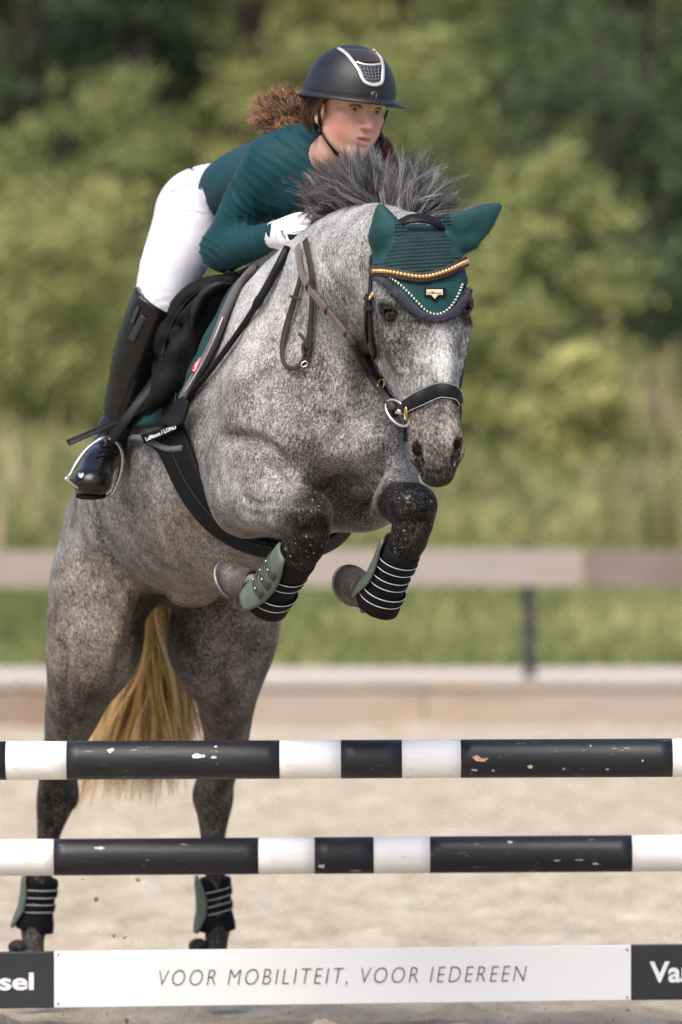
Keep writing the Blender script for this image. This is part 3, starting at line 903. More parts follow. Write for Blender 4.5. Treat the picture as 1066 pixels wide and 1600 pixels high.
HF.tube([P(575, 735, -0.25), P(595, 752, -0.40), P(618, 772, -0.56), P(638, 790, -0.70)], [.10, .085, .068, .056], [.115, .098, .072, .056], up=(0, .2, 1), k=0.07)
HF.ell(P(565, 775, -0.28), (.07, .12, .07), k=0.08)
HF.ell(P(648, 788, -0.735), (.054, .056, .044), k=0.02)
HF.ell(P(632, 800, -0.745), (.026, .04, .03), k=0.012); HF.ell(P(663, 802, -0.745), (.025, .035, .028), k=0.012); HF.ell(P(647, 823, -0.735), (.043, .04, .024), k=0.012)
HF.tube([P(648, 790, -0.72), P(644, 825, -0.71), P(632, 855, -0.68)], [.053, .046, .034], [.055, .048, .040], up=(0, 1, 0), k=0.02)
HF.tube([P(638, 845, -0.70), P(622, 880, -0.655), P(604, 915, -0.605), P(594, 935, -0.565)], [.036, .032, .031, .038], [.042, .036, .038, .044], up=(-.5, 0, 1), k=0.03)
HF.ell(P(594, 936, -0.56), (.042, .05, .042), k=0.03)
HF.tube([P(590, 935, -0.55), P(578, 930, -0.49), P(566, 926, -0.455)], [.034, .033, .036], k=0.03)

# hind legs -------------------------------------------------------
def hind(rows):
    HF.tube([P(x, y, Y) for x, y, Y, a, b in rows], [r[3] for r in rows], [r[4] for r in rows], up=(0, 1, 0), k=0.055, m=9)
hind([(198, 830, 1.02, .155, .24), (168, 900, .92, .148, .23), (152, 955, .88, .136, .20), (147, 1010, .89, .131, .172), (131, 1060, .96, .098, .14), (115, 1110, 1.06, .078, .105), (102, 1160, 1.17, .058, .082),
      (90, 1225, 1.28, .054, .07), (86, 1255, 1.31, .052, .066), (76, 1305, 1.33, .033, .045), (66, 1375, 1.36, .026, .037), (58, 1425, 1.385, .033, .044), (53, 1447, 1.39, .037, .047), (52, 1475, 1.365, .031, .037), (52, 1505, 1.33, .036, .04)])
hind([(315, 850, 1.12, .17, .24), (345, 905, 1.0, .15, .22), (352, 955, .97, .138, .2), (344, 1005, 1.0, .146, .172), (352, 1060, 1.08, .10, .14), (354, 1110, 1.17, .076, .105), (353, 1160, 1.26, .062, .082),
      (337, 1220, 1.36, .054, .07), (335, 1250, 1.39, .054, .066), (333, 1305, 1.41, .036, .045), (337, 1375, 1.44, .028, .037), (339, 1425, 1.465, .034, .044), (340, 1447, 1.47, .037, .047), (338, 1475, 1.445, .032, .037), (337, 1505, 1.41, .036, .04)])
# points of hock
HF.ell(P(92, 1222, 1.37), (.03, .04, .06), k=0.04)
HF.ell(P(338, 1218, 1.45), (.03, .04, .06), k=0.04)
HF.ell(P(112, 1245, 1.28), (.018, .03, .03), k=0.03)
HF.ell(P(314, 1245, 1.37), (.018, .03, .03), k=0.03)
HF.tube([P(245, 705, .9), P(240, 740, 1.1), P(240, 790, 1.25)], [.08, .10, .08], k=0.14)     # croup
HF.ell(P(140, 930, 0.98), (.09, .15, .16), k=0.06)
HF.ell(P(395, 945, 1.05), (.06, .14, .14), k=0.08)
# stifle fold and flank crease
HF.tube([P(188, 885, 0.66), P(192, 935, 0.70), P(184, 985, 0.74)], [.025, .028, .012], [.04, .04, .03], up=(0, 1, 0), k=0.06)
HF.tube([P(150, 800, 0.62), P(166, 860, 0.60), P(190, 905, 0.58)], [.006, .014, .012], k=0.05, cut=True)
# sheath
HF.ell(P(300, 932, 0.62), (.065, .09, .03), k=0.02)

# head --------------------------------------------------------------
_y, _p, _r = R(12), R(10), R(4.0)
hf = np.array([math.sin(_y) * math.cos(_p), -math.cos(_y) * math.cos(_p), math.sin(_p)])      # out of the forehead
ha = nrm(np.array([math.sin(_r), -math.sin(_p), -math.cos(_p)]) - 0)                             # down the nose
ha = nrm(ha - hf * ha.dot(hf)); hs = np.cross(ha, hf); hs = hs if hs[0] > 0 else -hs             # to viewer's right
HO = P(656, 352, -0.93)
def H(s, f, l): return HO + hs * s + hf * f + ha * l
class Grown:
    """adds an offset to every radius"""
    def __init__(self, F, g): self.F, self.g = F, g
    def tube(self, p, ra, rb=None, cut=False, **kw):
        g = -self.g if cut else self.g
        self.F.tube(p, np.maximum(np.asarray(ra, float) + g, .003), None if rb is None else np.maximum(np.asarray(rb, float) + g, .003), cut=cut, **kw)
    def ell(self, c, r, ax=None, k=0.03, cut=False):
        g = -self.g if cut else self.g
        self.F.ell(c, np.maximum(np.asarray(r, float) + g, .003), ax, k, cut)
def head_prims(F, g=0.0):
    F = Grown(F, g)
    F.tube([H(0, -.055, .055), H(0, -.040, .10), H(0, -.022, .19), H(0, -.014, .29), H(0, -.008, .39), H(0, -.004, .48), H(0, -.006, .55)],
            [.078, .100, .106, .092, .076, .064, .057], [.062, .080, .080, .066, .054, .05, .047], up=hf, k=0.03)
    for sg in (-1, 1):
        F.tube([H(sg * .035, .006, .06), H(sg * .042, .022, .14), H(sg * .042, .018, .22), H(sg * .032, .022, .30), H(sg * .026, .024, .38), H(sg * .024, .022, .47)], [.04, .05, .048, .038, .028, .02], [.03, .034, .032, .026, .020, .014], up=hf, k=0.03)
        F.tube([H(sg * .06, -.09, .10), H(sg * .078, -.115, .20), H(sg * .074, -.108, .27), H(sg * .055, -.078, .36), H(sg * .036, -.05, .45)], [.040, .050, .048, .036, .027], [.075, .10, .085, .06, .04], up=hf, k=0.04)
        F.ell(H(sg * .094, .010, .198), (.022, .036, .022), (hs, hf), k=0.03)            # brow ridge
        F.tube([H(sg * .098, -.006, .255), H(sg * .086, .0, .30), H(sg * .066, .008, .36)], [.016, .013, .008], k=0.03)   # facial crest
        F.ell(H(sg * .045, .014, .556), (.025, .036, .038), (hs, hf), k=0.02)            # nostril wing
        F.tube([H(sg * .030, .045, .36), H(sg * .036, .035, .44), H(sg * .042, .025, .51)], [.010, .012, .012], k=0.03)
        F.tube([H(sg * .054, .046, .540), H(sg * .052, .042, .562), H(sg * .044, .038, .592)], [.013, .019, .010], k=0.006, cut=True)   # nostril
        F.ell(H(sg * .094, .038, .172), (.018, .02, .014), (hs, hf), k=0.02, cut=True)    # hollow above eye
        F.ell(H(sg * .107, .026, .226), (.015, .021, .016), (hs, hf), k=0.012, cut=True)   # eye socket
    F.tube([H(0, -.01, .56), H(0, .004, .598), H(0, -.002, .625)], [.053, .050, .042], [.044, .038, .030], up=hf, k=0.03)   # upper lip
    F.tube([H(0, -.055, .52), H(0, -.045, .575), H(0, -.035, .605)], [.035, .034, .028], [.026, .028, .022], up=hf, k=0.02)    # chin

head_prims(HF)
# ears (inside the bonnet)
def leaf(base, tip, w, face, k=0.02, fat=0.45, F=HF, grow=0.0):
    base = np.asarray(base); tip = np.asarray(tip)
    pts = [base + (tip - base) * t for t in (0, .2, .45, .7, .9, 1)]
    ww = [w * .62 + grow, w * .95 + grow, w + grow, w * .72 + grow, w * .33 + grow * .8, w * .08 + grow * .6]
    F.tube(pts, ww, [x * fat + grow * .4 for x in ww], up=face, k=k)
EARL = (P(612, 396, -0.92), P(594, 322, -0.94), .036, nrm((-.55, -.8, .1)))
EARR = (P(698, 380, -0.88), P(780, 322, -0.90), .034, nrm((.25, -.8, -.5)))
leaf(*EARL); leaf(*EARR)

horse_me = HF.mesh('horse', smooth=4)
HV, HQ = HF.V, HF.Q
HBVH = bvh_of(HV, HQ)
def vnormals(V, Q):
    n = np.cross(V[Q[:, 2]] - V[Q[:, 0]], V[Q[:, 3]] - V[Q[:, 1]])
    N = np.zeros_like(V)
    for j in range(4):
        for a in range(3): N[:, a] += np.bincount(Q[:, j], n[:, a], len(V))
    return N / (np.linalg.norm(N, axis=1)[:, None] + 1e-9)
# muscle grooves (negative) and ridges (positive): line, width, depth
disp = np.zeros(len(HV))
for pts, w_, d_ in [
    ([(530, 640), (531, 668), (527, 705)], .016, -.016), ([(432, 596), (470, 636), (518, 662)], .018, -.012), ([(600, 610), (570, 642), (540, 662)], .018, -.012),
    ([(592, 540), (578, 590), (552, 648)], .022, -.022), ([(562, 500), (545, 560), (530, 630)], .028, .012),
    ([(350, 690), (376, 684), (408, 692), (440, 722), (466, 756)], .018, -.026), ([(352, 712), (392, 712), (430, 745)], .026, .010),
    ([(470, 745), (500, 760), (530, 752), (560, 757), (585, 735)], .022, -.012),
    ([(372, 775), (402, 788), (440, 786)], .010, -.006), ([(380, 800), (410, 806), (440, 803)], .010, -.005), ([(385, 770), (380, 790), (384, 812)], .010, -.004),
    ([(562, 812), (570, 775), (586, 738), (606, 712)], .022, -.034), ([(600, 735), (612, 760), (618, 785)], .02, .008), ([(612, 760), (622, 778), (628, 800)], .012, -.006),
    ([(150, 800), (164, 855), (190, 902), (205, 925)], .018, -.022), ([(196, 930), (186, 985), (168, 1040)], .016, .012), ([(214, 950), (204, 1000), (180, 1050)], .014, -.012),
    ([(132, 860), (118, 920), (112, 990)], .020, -.010), ([(98, 1000), (102, 1060), (100, 1120)], .014, -.016), ([(116, 1110), (104, 1160), (96, 1215)], .010, -.010), ([(140, 1080), (120, 1140), (108, 1200)], .014, .007),
    ([(345, 985), (352, 1050), (360, 1110)], .016, -.016), ([(340, 1100), (346, 1150), (338, 1215)], .010, -.010), ([(310, 1000), (330, 1060), (345, 1130)], .014, .008), ([(400, 960), (392, 1030), (380, 1100)], .014, -.008),
    ([(430, 440), (392, 520), (362, 620)], .035, .012), ([(470, 470), (440, 540), (400, 610)], .03, -.010), ([(500, 400), (520, 440), (560, 480)], .02, -.006),
    ([(600, 550), (622, 575), (640, 600)], .012, .006), ([(645, 520), (652, 570), (656, 620)], .010, .004), ([(706, 520), (704, 570), (702, 620)], .010, .004), ([(622, 530), (632, 570), (640, 600)], .014, -.006), ([(725, 520), (720, 570)], .012, -.006),
    ([(651, 702), (653, 716), (660, 732)], .0085, -.034), ([(713, 694), (714, 708), (710, 722)], .0085, -.03), ([(643, 706), (645, 722), (652, 738)], .008, .006), ([(660, 655), (664, 690)], .010, -.004), ([(672, 735), (684, 742), (698, 735)], .008, -.005), ([(640, 700), (650, 690), (664, 694)], .008, .004),
    ([(590, 470), (604, 474), (620, 486)], .009, .006), ([(70, 1230), (80, 1270), (78, 1300)], .010, -.014), ([(345, 1225), (340, 1270), (336, 1300)], .010, -.014), ([(96, 1225), (104, 1250), (92, 1290)], .010, .012), ([(318, 1230), (322, 1265), (328, 1295)], .010, .012),
    ([(466, 800), (486, 796), (506, 802)], .010, .005), ([(462, 826), (486, 830), (508, 826)], .008, -.007), ([(466, 846), (484, 850), (502, 842)], .009, .004), ([(630, 790), (648, 786), (668, 792)], .010, .005), ([(626, 814), (646, 818), (666, 812)], .008, -.007), ([(634, 834), (646, 838), (660, 830)], .009, .004)]:
    q = [ray(HBVH, x, y, 0)[0] for x, y in resample(catmull(np.array(pts, float), 5), 26)]
    q = np.array([c for c in q if c is not None])
    ok = np.linalg.norm(q - np.median(q, axis=0), axis=1) < .45; q = q[ok]
    m_ = np.all((HV > q.min(0) - 3 * w_) & (HV < q.max(0) + 3 * w_), axis=1); ix = np.where(m_)[0]
    if len(ix) == 0: continue
    D = np.linalg.norm(HV[ix][:, None] - q[None], axis=2); dm = D.min(1); tt = D.argmin(1) / max(1, len(q) - 1)
    disp[ix] += d_ * np.exp(-(dm / w_) ** 2) * np.clip(np.minimum(tt, 1 - tt) * 6 + .25, 0, 1)
HV = HV + vnormals(HV, HQ) * disp[:, None]
horse_me.vertices.foreach_set('co', HV.astype(np.float32).ravel()); horse_me.update()
HBVH = bvh_of(HV, HQ)
del HF.F
# ================================================================== rider
ryaw, rpit, rrol = R(31), R(8), R(6)
rf = np.array([math.sin(ryaw) * math.cos(rpit), -math.cos(ryaw) * math.cos(rpit), -math.sin(rpit)])
ru = nrm(np.array([math.sin(rrol), 0, math.cos(rrol)])); ru = nrm(ru - rf * ru.dot(rf))
rs = np.cross(rf, ru); rs = rs if rs[0] > 0 else -rs
RO = P(572, 172, -0.33) - rf * .08
RS = 1.03
def HD(s, f, u): return RO + (rs * s + rf * f + ru * u) * RS

PEL = P(352, 326, .44); SHO = P(508, 250, -.04)
RLAT = nrm((.94, .34, 0))
RSH = P(425, 258, -.08); REL = P(348, 390, .03); RWR = P(432, 366, -.20)
LSH = P(572, 272, .04); LEL = P(622, 410, .16); LWR = P(566, 372, -.12)
RHI = P(305, 330, .42); RKN = P(240, 486, .14); RAN = P(172, 690, .24)
LHI = P(402, 340, .54); LKN = P(545, 515, .32); LAN = P(590, 735, .44)
NB = P(512, 222, -.12)

def torso(F, g, k=.06):
    F.tube([PEL + (-.0, .03, -.02), P(382, 290, .30), P(430, 272, .17), P(480, 260, .02), P(503, 256, -.06)],
           [.15 + g, .128 + g, .135 + g, .15 + g, .12 + g], [.10 + g, .088 + g, .095 + g, .10 + g, .085 + g], up=(-.3, .2, 1), k=k)
    F.ell(P(490, 300, -.06), (.13 + g, .10 + g, .09 + g), k=.06)
    F.tube([RSH + (.05, 0, 0), P(470, 238, -.06), P(505, 234, -.06), P(545, 246, -.02), LSH - (.05, 0, 0)], [.06 + g, .062 + g, .062 + g, .062 + g, .06 + g], k=.06)
def arms(F, g, k=.05):
    for S, E, W in ((RSH, REL, RWR), (LSH, LEL, LWR)):
        F.tube([S, S * .55 + E * .45 + (.0, 0, .012), E], [.072 + g, .060 + g, .05 + g], k=k)
        F.tube([E, E * .6 + W * .4 + (0, 0, -.006), W], [.05 + g, .044 + g, .029 + g], k=.03)
def legs(F, g, k=.06):
    F.ell(PEL + (0, .03, -.01), (.155 + g, .12 + g, .115 + g), (RLAT, (0, 1, -.4)), k=k)
    F.ell(P(312, 338, .50), (.08 + g, .10 + g, .09 + g), k=.06)
    F.ell(P(390, 345, .56), (.08 + g, .10 + g, .09 + g), k=.06)
    for Hp, K in ((RHI, RKN), (LHI, LKN)):
        m1 = Hp * .55 + K * .45
        F.tube([Hp, m1, K], [.095 + g, .085 + g, .055 + g], [.105 + g, .095 + g, .06 + g], up=(0, 1, 0), k=k)
def shins(F, g, k=.02):
    for K, A in ((RKN, RAN), (LKN, LAN)):
        F.tube([K, K * .65 + A * .35 + (-.0, .02, 0), A * .8 + K * .2, A], [.056 + g, .055 + g, .036 + g, .034 + g], k=k)
def foot(F, g, A, toe, k=.025):
    A = np.asarray(A); toe = np.asarray(toe)
    F.tube([A + (0, .03, -.03), A * .5 + toe * .5 + (0, 0, .0), toe], [.036 + g, .042 + g, .035 + g], [.035 + g, .034 + g, .027 + g], k=k)
RTOE = P(143, 753, .06); LTOE = P(610, 790, .26)

def fist(F, W, d, back, g, sg=1):
    """closed hand: W wrist, d along the hand, back = out of the back of the hand"""
    d = nrm(d); back = nrm(back - np.dot(back, d) * d); side = np.cross(d, back) * sg        # side = towards the index finger
    q = lambda a, b, c: W + d * a + back * b + side * c
    F.tube([W - d * .01, q(.03, .002, 0), q(.07, .002, .0)], [.030 + g, .039 + g, .041 + g], [.024 + g, .020 + g, .017 + g], up=back, k=.015)
    for i, (c, l) in enumerate(((.031, .95), (.011, 1.0), (-.010, .96), (-.029, .84))):
        r = (.0090, .0094, .0090, .0080)[i] + g
        F.tube([q(.062, .008, c), q(.062 + .036 * l, .004, c * 1.02), q(.07 + .034 * l, -.024, c), q(.062, -.038, c * .96), q(.042, -.030, c * .95)], [r * 1.1, r * 1.08, r, r * .95, r * .85], k=.003, m=4)
    F.tube([q(.012, -.010, .030), q(.042, -.022, .046), q(.07, -.034, .032), q(.085, -.036, .014)], [.014 + g, .013 + g, .0115 + g, .010 + g], k=.008)
RHD = nrm(P(482, 352, -.28) - RWR); RBK = nrm(np.array((-.35, -.9, .3)))
LHD = nrm(P(520, 360, -.22) - LWR); LBK = nrm(np.array((.75, -.4, .3)))

BF = Field((-.78, -.52, 1.30), (.30, .80, 2.66), .0085, fine=[((RO - .125), (RO + .135), .0027), ((RWR - .02), (RWR + .12), .0045)])
# head and face
def hell(c, r, k=.02, cut=False): BF.ell(HD(*c), np.array(r) * RS, (rs, rf), k=k, cut=cut)
def htube(p, r, k=.012, cut=False, rb=None, m=3): BF.tube([HD(*q) for q in p], np.array(r) * RS, None if rb is None else np.array(rb) * RS, up=ru, k=k, m=m, cut=cut)
hell((0, -.012, .035), (.074, .094, .085))
hell((0, .022, -.03), (.056, .058, .075), k=.03)
hell((0, .046, .028), (.058, .038, .035), k=.03)
htube([(-.055, -.02, -.045), (-.043, .022, -.084), (0, .060, -.110), (.043, .022, -.084), (.055, -.02, -.045)], [.016, .016, .018, .016, .016], k=.03)
hell((0, .067, -.106), (.021, .019, .017), k=.02)
for sg in (-1, 1):
    hell((sg * .037, .044, -.045), (.026, .030, .034), k=.03)
    hell((sg * .046, .053, -.02), (.018, .018, .013), k=.02)
hell((0, .070, -.062), (.034, .022, .028), k=.025)
htube([(-.048, .062, .021), (-.028, .078, .020), (0, .082, .016), (.028, .078, .020), (.048, .062, .021)], [.009, .010, .009, .010, .009], k=.02)
for sg in (-1, 1):
    hell((sg * .0325, .094, .001), (.0175, .018, .0095), k=.010, cut=True)
    htube([(sg * .049, .064, .001), (sg * .040, .0770, .0060), (sg * .031, .0802, .0072), (sg * .018, .074, .001)], [.0030, .0042, .0044, .0028], k=.004)
    htube([(sg * .049, .064, .0), (sg * .038, .0745, -.0065), (sg * .028, .076, -.0068), (sg * .018, .073, 0.0)], [.0028, .0034, .0034, .0026], k=.004)
htube([(0, .080, .012), (0, .091, -.010), (0, .103, -.030), (0, .106, -.038)], [.0085, .0090, .0105, .0115], k=.014)
for sg in (-1, 1):
    hell((sg * .0125, .094, -.041), (.0080, .011, .0078), k=.006)
    hell((sg * .0070, .099, -.0495), (.0038, .006, .0035), k=.003, cut=True)
hell((0, .096, -.058), (.004, .006, .010), k=.006, cut=True)
htube([(-.025, .078, -.071), (-.010, .091, -.0655), (0, .0925, -.067), (.010, .091, -.0655), (.025, .078, -.071)], [.0030, .0055, .0055, .0055, .0030], k=.006)
htube([(-.022, .078, -.075), (-.010, .087, -.081), (0, .0885, -.082), (.010, .087, -.081), (.022, .078, -.075)], [.0030, .0060, .0066, .0060, .0030], k=.006)
htube([(-.017, .090, -.0735), (0, .097, -.0735), (.017, .090, -.0735)], [.0026, .0052, .0026], k=.003, cut=True)
for sg in (-1, 1):
    hell((sg * .078, -.012, -.022), (.010, .020, .031), k=.006)
    hell((sg * .087, -.006, -.018), (.005, .011, .019), k=.004, cut=True)
BF.tube([HD(0, -.03, -.06), HD(0, -.045, -.12), NB + (0, .03, -.02)], [.050, .050, .056], k=.03)
torso(BF, -.012); arms(BF, -.010); legs(BF, -.010); shins(BF, -.010)
foot(BF, -.008, RAN, RTOE); foot(BF, -.008, LAN, LTOE)
fist(BF, RWR, RHD, RBK, -.003); fist(BF, LWR, LHD, LBK, -.003, -1)
rider_me = BF.mesh('person', smooth=2)
RV, RQ = BF.V, BF.Q
del BF.F

# clothing ---------------------------------------------------------
def wob(V, dirs, amp, seed=0):
    """sum of soft folds; dirs = list of (direction, wavelength)"""
    rng = np.random.RandomState(seed); out = np.zeros(len(V))
    for d, wl, ph in dirs:
        q = V @ nrm(d) / wl * 2 * np.pi
        bend = 0.9 * np.sin(V @ nrm(rng.randn(3)) / (wl * 2.1) * 2 * np.pi) + 0.7 * np.sin(V @ nrm(rng.randn(3)) / (wl * 3.7) * 2 * np.pi + 1)
        out += np.sin(q + bend + ph)
    return amp * out / len(dirs)
def vnormals(V, Q):
    n = np.cross(V[Q[:, 2]] - V[Q[:, 0]], V[Q[:, 3]] - V[Q[:, 1]])
    N = np.zeros_like(V)
    for j in range(4):
        for a in range(3): N[:, a] += np.bincount(Q[:, j], n[:, a], len(V))
    return N / (np.linalg.norm(N, axis=1)[:, None] + 1e-9)
def seg_t(V, A, B):
    L = B - A; t = np.clip(((V - A) @ L) / L.dot(L), -.2, 1.2)
    return t, np.linalg.norm(V - (A + t[:, None] * L), axis=1)
def sm(x, a, b):
    t = np.clip((x - a) / (b - a), 0, 1); return t * t * (3 - 2 * t)
def ridge(x): return (1 - np.abs(np.sin(x * np.pi))) ** 2.0

SFd = Field((-.48, -.42, 1.80), (.30, .62, 2.46), .0050)
torso(SFd, .004); arms(SFd, .004)
SFd.tube([NB + (-.0, .03, -.05), NB + (.005, 0.005, .035)], [.085, .066], k=.04)
# openings: hem, cuffs, collar
hemn = nrm(P(330, 270, .3) - P(420, 262, .2)); hemc = P(333, 280, .33)
def halfspace(F, c, n, lo, hi, k=0.0):
    sl = F._sl(lo, hi); X, Y, Z = F._pts(sl)
    d = -((X - c[0]) * n[0] + (Y - c[1]) * n[1] + (Z - c[2]) * n[2])
    F.blend(sl, np.broadcast_to(d, F.F[sl].shape).astype(np.float32), k, cut=True)
hemN = nrm(np.array([-.88, .62, .12]))
halfspace(SFd, P(342, 290, .33), hemN, (-.6, .12, 1.7), (.02, .9, 2.5))
SFd.ell(NB + (rf * .055) + (0, 0, .060), (.066, .066, .050), k=.004, cut=True)
SFd.ell(RWR + RHD * .042, (.043, .043, .043), k=.003, cut=True)
SFd.ell(LWR + LHD * .036, (.050, .050, .050), k=.003, cut=True)
def shirt_post(V):
    N = vnormals(V, SFd_Q[0])
    o = np.zeros(len(V))
    for S, E, W in ((RSH, REL, RWR), (LSH, LEL, LWR)):
        t, d = seg_t(V, S, E); m = sm(d, .12, .07) * sm(t, .05, .3)
        sk = V @ nrm((.5, -.4, .75)) / .034
        o += m * .0056 * (ridge(sk + 1.6 * np.sin(V[:, 0] * 13 + V[:, 2] * 7 + 1.3) + .9 * np.sin(V[:, 2] * 27 + V[:, 1] * 15)) - .4) * (0.55 + .45 * np.sin(V[:, 2] * 31 + V[:, 0] * 17))
        t, d = seg_t(V, E, W); m = sm(d, .085, .05) * sm(t, 1.05, .5)
        sk = V @ nrm((.92, -.3, -.15)) / .026
        o += m * .0048 * (ridge(sk + 1.4 * np.sin(V[:, 2] * 19 + V[:, 0] * 9 + .5) + .8 * np.sin(V[:, 0] * 31)) - .4) * (0.55 + .45 * np.sin(V[:, 0] * 41 + V[:, 1] * 17))
    t, d = seg_t(V, P(470, 225, -.06), P(430, 300, -.05)); m = sm(d, .16, .05)
    o += m * .0070 * (ridge((V @ nrm((.75, -.2, .62))) / .036 + np.sin(V[:, 2] * 19)) - .4)
    o += .0016 * np.sin(V[:, 0] * 47 + 2 * np.sin(V[:, 2] * 21)) * np.sin(V[:, 2] * 39 + V[:, 1] * 23)
    return V + N * o[:, None]
SFd_Q = [None]
shirt_me = SFd.mesh('shirt', smooth=3)
SFd_Q[0] = SFd.Q
SV = shirt_post(SFd.V); SQ = SFd.Q
shirt_me.vertices.foreach_set('co', SV.astype(np.float32).ravel()); shirt_me.update()
SBVH = bvh_of(SV, SQ)
del SFd.F

LFd = Field((-.68, -.02, 1.48), (.28, .86, 2.40), .0075)
legs(LFd, .004)
LFd.tube([PEL + (0, .0, .0), P(385, 294, .30)], [.150, .136], [.106, .095], up=(-.3, .2, 1), k=.05)
halfspace(LFd, P(358, 290, .30), -hemN, (-.42, -.5, 2.14), (.25, .5, 2.5))
for K in (RKN, LKN):
    pass
breech_me = LFd.mesh('breeches', smooth=3)
BV, BQ = LFd.V.copy(), LFd.Q
Nn = vnormals(BV, BQ)
ob = .0010 * np.sin(BV[:, 2] * 37 + 2 * np.sin(BV[:, 0] * 23))
t_, d_ = seg_t(BV, P(262, 306, .36), P(345, 335, .34)); ob += .009 * sm(d_, .06, .0) * (ridge(BV @ nrm((.35, 0, .93)) / .028) - .4)
t_, d_ = seg_t(BV, P(290, 275, .36), P(338, 322, .33)); ob -= .006 * np.exp(-(d_ / .008) ** 2)
t_, d_ = seg_t(BV, P(268, 300, .36), P(300, 290, .36)); ob -= .004 * np.exp(-(d_ / .006) ** 2)
t_, d_ = seg_t(BV, P(228, 455, .1), P(262, 470, .06)); ob += .006 * sm(d_, .07, .0) * (ridge(BV @ nrm((-.35, .2, .93)) / .024 + .6 * np.sin(BV[:, 0] * 30)) - .4)
t_, d_ = seg_t(BV, P(300, 350, .3), P(330, 420, .25)); ob += .004 * sm(d_, .06, .0) * (ridge(BV @ nrm((.6, .1, .8)) / .03) - .4)
BV = BV + Nn * ob[:, None]
breech_me.vertices.foreach_set('co', BV.astype(np.float32).ravel()); breech_me.update()
BBVH = bvh_of(BV, BQ)
del LFd.F

def boot(K, A, toe, name):
    K = np.asarray(K); A = np.asarray(A)
    lo = np.minimum(np.minimum(K, A), toe) - .12; hi = np.maximum(np.maximum(K, A), toe) + .12
    F = Field(lo, hi, .0058)
    up = nrm(K - A)
    F.tube([K + up * .035, K - up * .03 + (-.004, .012, 0), K * .62 + A * .38 + (-.004, .022, 0), K * .25 + A * .75 + (0, .008, 0), A], [.066, .066, .063, .047, .045], k=.0)
    foot(F, .006, A, toe)
    F.ell(np.asarray(toe) + (.0, .02, -.002), (.052, .065, .040), k=.02)
    for i, (t, s) in enumerate(((.76, .2), (.83, -.3), (.9, .25), (.96, -.2))):        # ankle creases
        c = K * (1 - t) + A * t
        ax = nrm(np.array([math.cos(s), -.35, math.sin(s)])); ay = nrm(np.cross(up, ax))
        ring = [c + ax * .052 * math.cos(a) + ay * .052 * math.sin(a) for a in np.linspace(0, 2 * math.pi, 9)]
        F.tube(ring, .0035, k=.012, cut=True, m=2)
    n = nrm(up * .8 + np.array([.38, -.1, .2]))
    halfspace(F, K + up * .030, n, K - .14, K + .2, k=.004)
    me = F.mesh(name, smooth=2)
    return me, F.V, F.Q
rboot_me, RBV, RBQ = boot(RKN, RAN, RTOE, 'riding_boot')
lboot_me, LBV, LBQ = boot(LKN, LAN, LTOE, 'riding_boot')
RBB = bvh_of(RBV, RBQ)

def glove(W, d, bk, sg):
    W = np.asarray(W)
    F = Field(W - .14, W + .14, .0026)
    fist(F, W, d, bk, .0012, sg)
    F.tube([W - d * .006, W + d * .014], [.036, .036], [.031, .028], up=bk, k=.006)
    F.tube([W - d * .06, W - d * .012], [.029, .029], k=.0, cut=True)
    me = F.mesh('riding_glove', smooth=2)
    return me, F.V, F.Q
rglove_me, GV, GQ = glove(RWR, RHD, RBK, 1)
lglove_me, _, _ = glove(LWR, LHD, LBK, -1)
GB = bvh_of(GV, GQ)
# ================================================================== materials for horse, rider and tack
def coat_material():
    t = NT('grey_coat'); g = t.geo()
    at = t.n('VertexColor'); at.layer_name = 'coat'
    sp = t.n('SeparateColor'); t.put(sp.inputs[0], at.outputs[0])
    dark, brown, pale = sp.outputs
    hair = t.noise(165, 5, .74, g, stretch=(1, 1, .55)); fleck = t.noise(380, 3, .6, g, stretch=(1, 1, .5)); dap = t.noise(16, 4, .55, g); pat = t.noise(5.5, 5, .6, g)
    v = t.math('ADD', t.math('MULTIPLY', hair, .62), t.math('MULTIPLY', fleck, .38))
    v = t.math('ADD', t.math('MULTIPLY', t.math('SUBTRACT', v, .5), 1.3), .475)
    v = t.math('ADD', v, t.math('MULTIPLY', t.math('SUBTRACT', dap, .5), .30))
    v = t.math('ADD', v, t.math('MULTIPLY', t.math('SUBTRACT', pat, .5), .24))
    v = t.math('ADD', v, t.math('MULTIPLY', pale, .16))
    v = t.math('SUBTRACT', v, t.math('MULTIPLY', dark, .13))
    c = t.ramp(v, [(.30, (.018, .017, .0165)), (.42, (.080, .076, .073)), (.52, (.20, .192, .186)), (.62, (.36, .35, .342)), (.76, (.56, .55, .54))])
    cb = t.ramp(v, [(.32, (.042, .028, .019)), (.45, (.145, .105, .074)), (.58, (.30, .235, .178)), (.75, (.50, .425, .35))])
    c = t.mix(t.math('MULTIPLY', brown, .85), c, cb)
    cd = t.ramp(v, [(.24, (.0025, .0025, .0025)), (.35, (.008, .0075, .007)), (.44, (.028, .026, .024)), (.53, (.11, .10, .09))])
    c = t.mix(dark, c, cd)
    dirt = t.math('MULTIPLY', t.mapr(t.noise(95, 2, .5, g), .66, .70), t.math('MULTIPLY', t.mapr(dark, .75, .97), t.mapr(t.noise(12, 2, .5, g), .45, .6)))
    c = t.mix(dirt, c, (.38, .29, .15))
    h = t.math('ADD', hair, t.math('MULTIPLY', fleck, .6))
    return t.done(c, .6, t.bump(h, .0022, .8), Specular_IOR_Level=.12)
coat_m = coat_material()
def leather(name, c, rough=.42, bump=.0006, scale=500, **kw):
    t = NT(name); g = t.geo(); a = t.noise(scale, 3, .6, g); b = t.noise(22, 4, .6, g)
    col = t.mix(t.mapr(b, .35, .7, 0, .6), c, tuple(min(1, x * 1.6 + .004) for x in c))
    kw.setdefault('Specular_IOR_Level', .2)
    return t.done(col, t.mapr(b, .3, .7, rough * .8, min(1, rough * 1.3)), t.bump(a, bump), **kw)
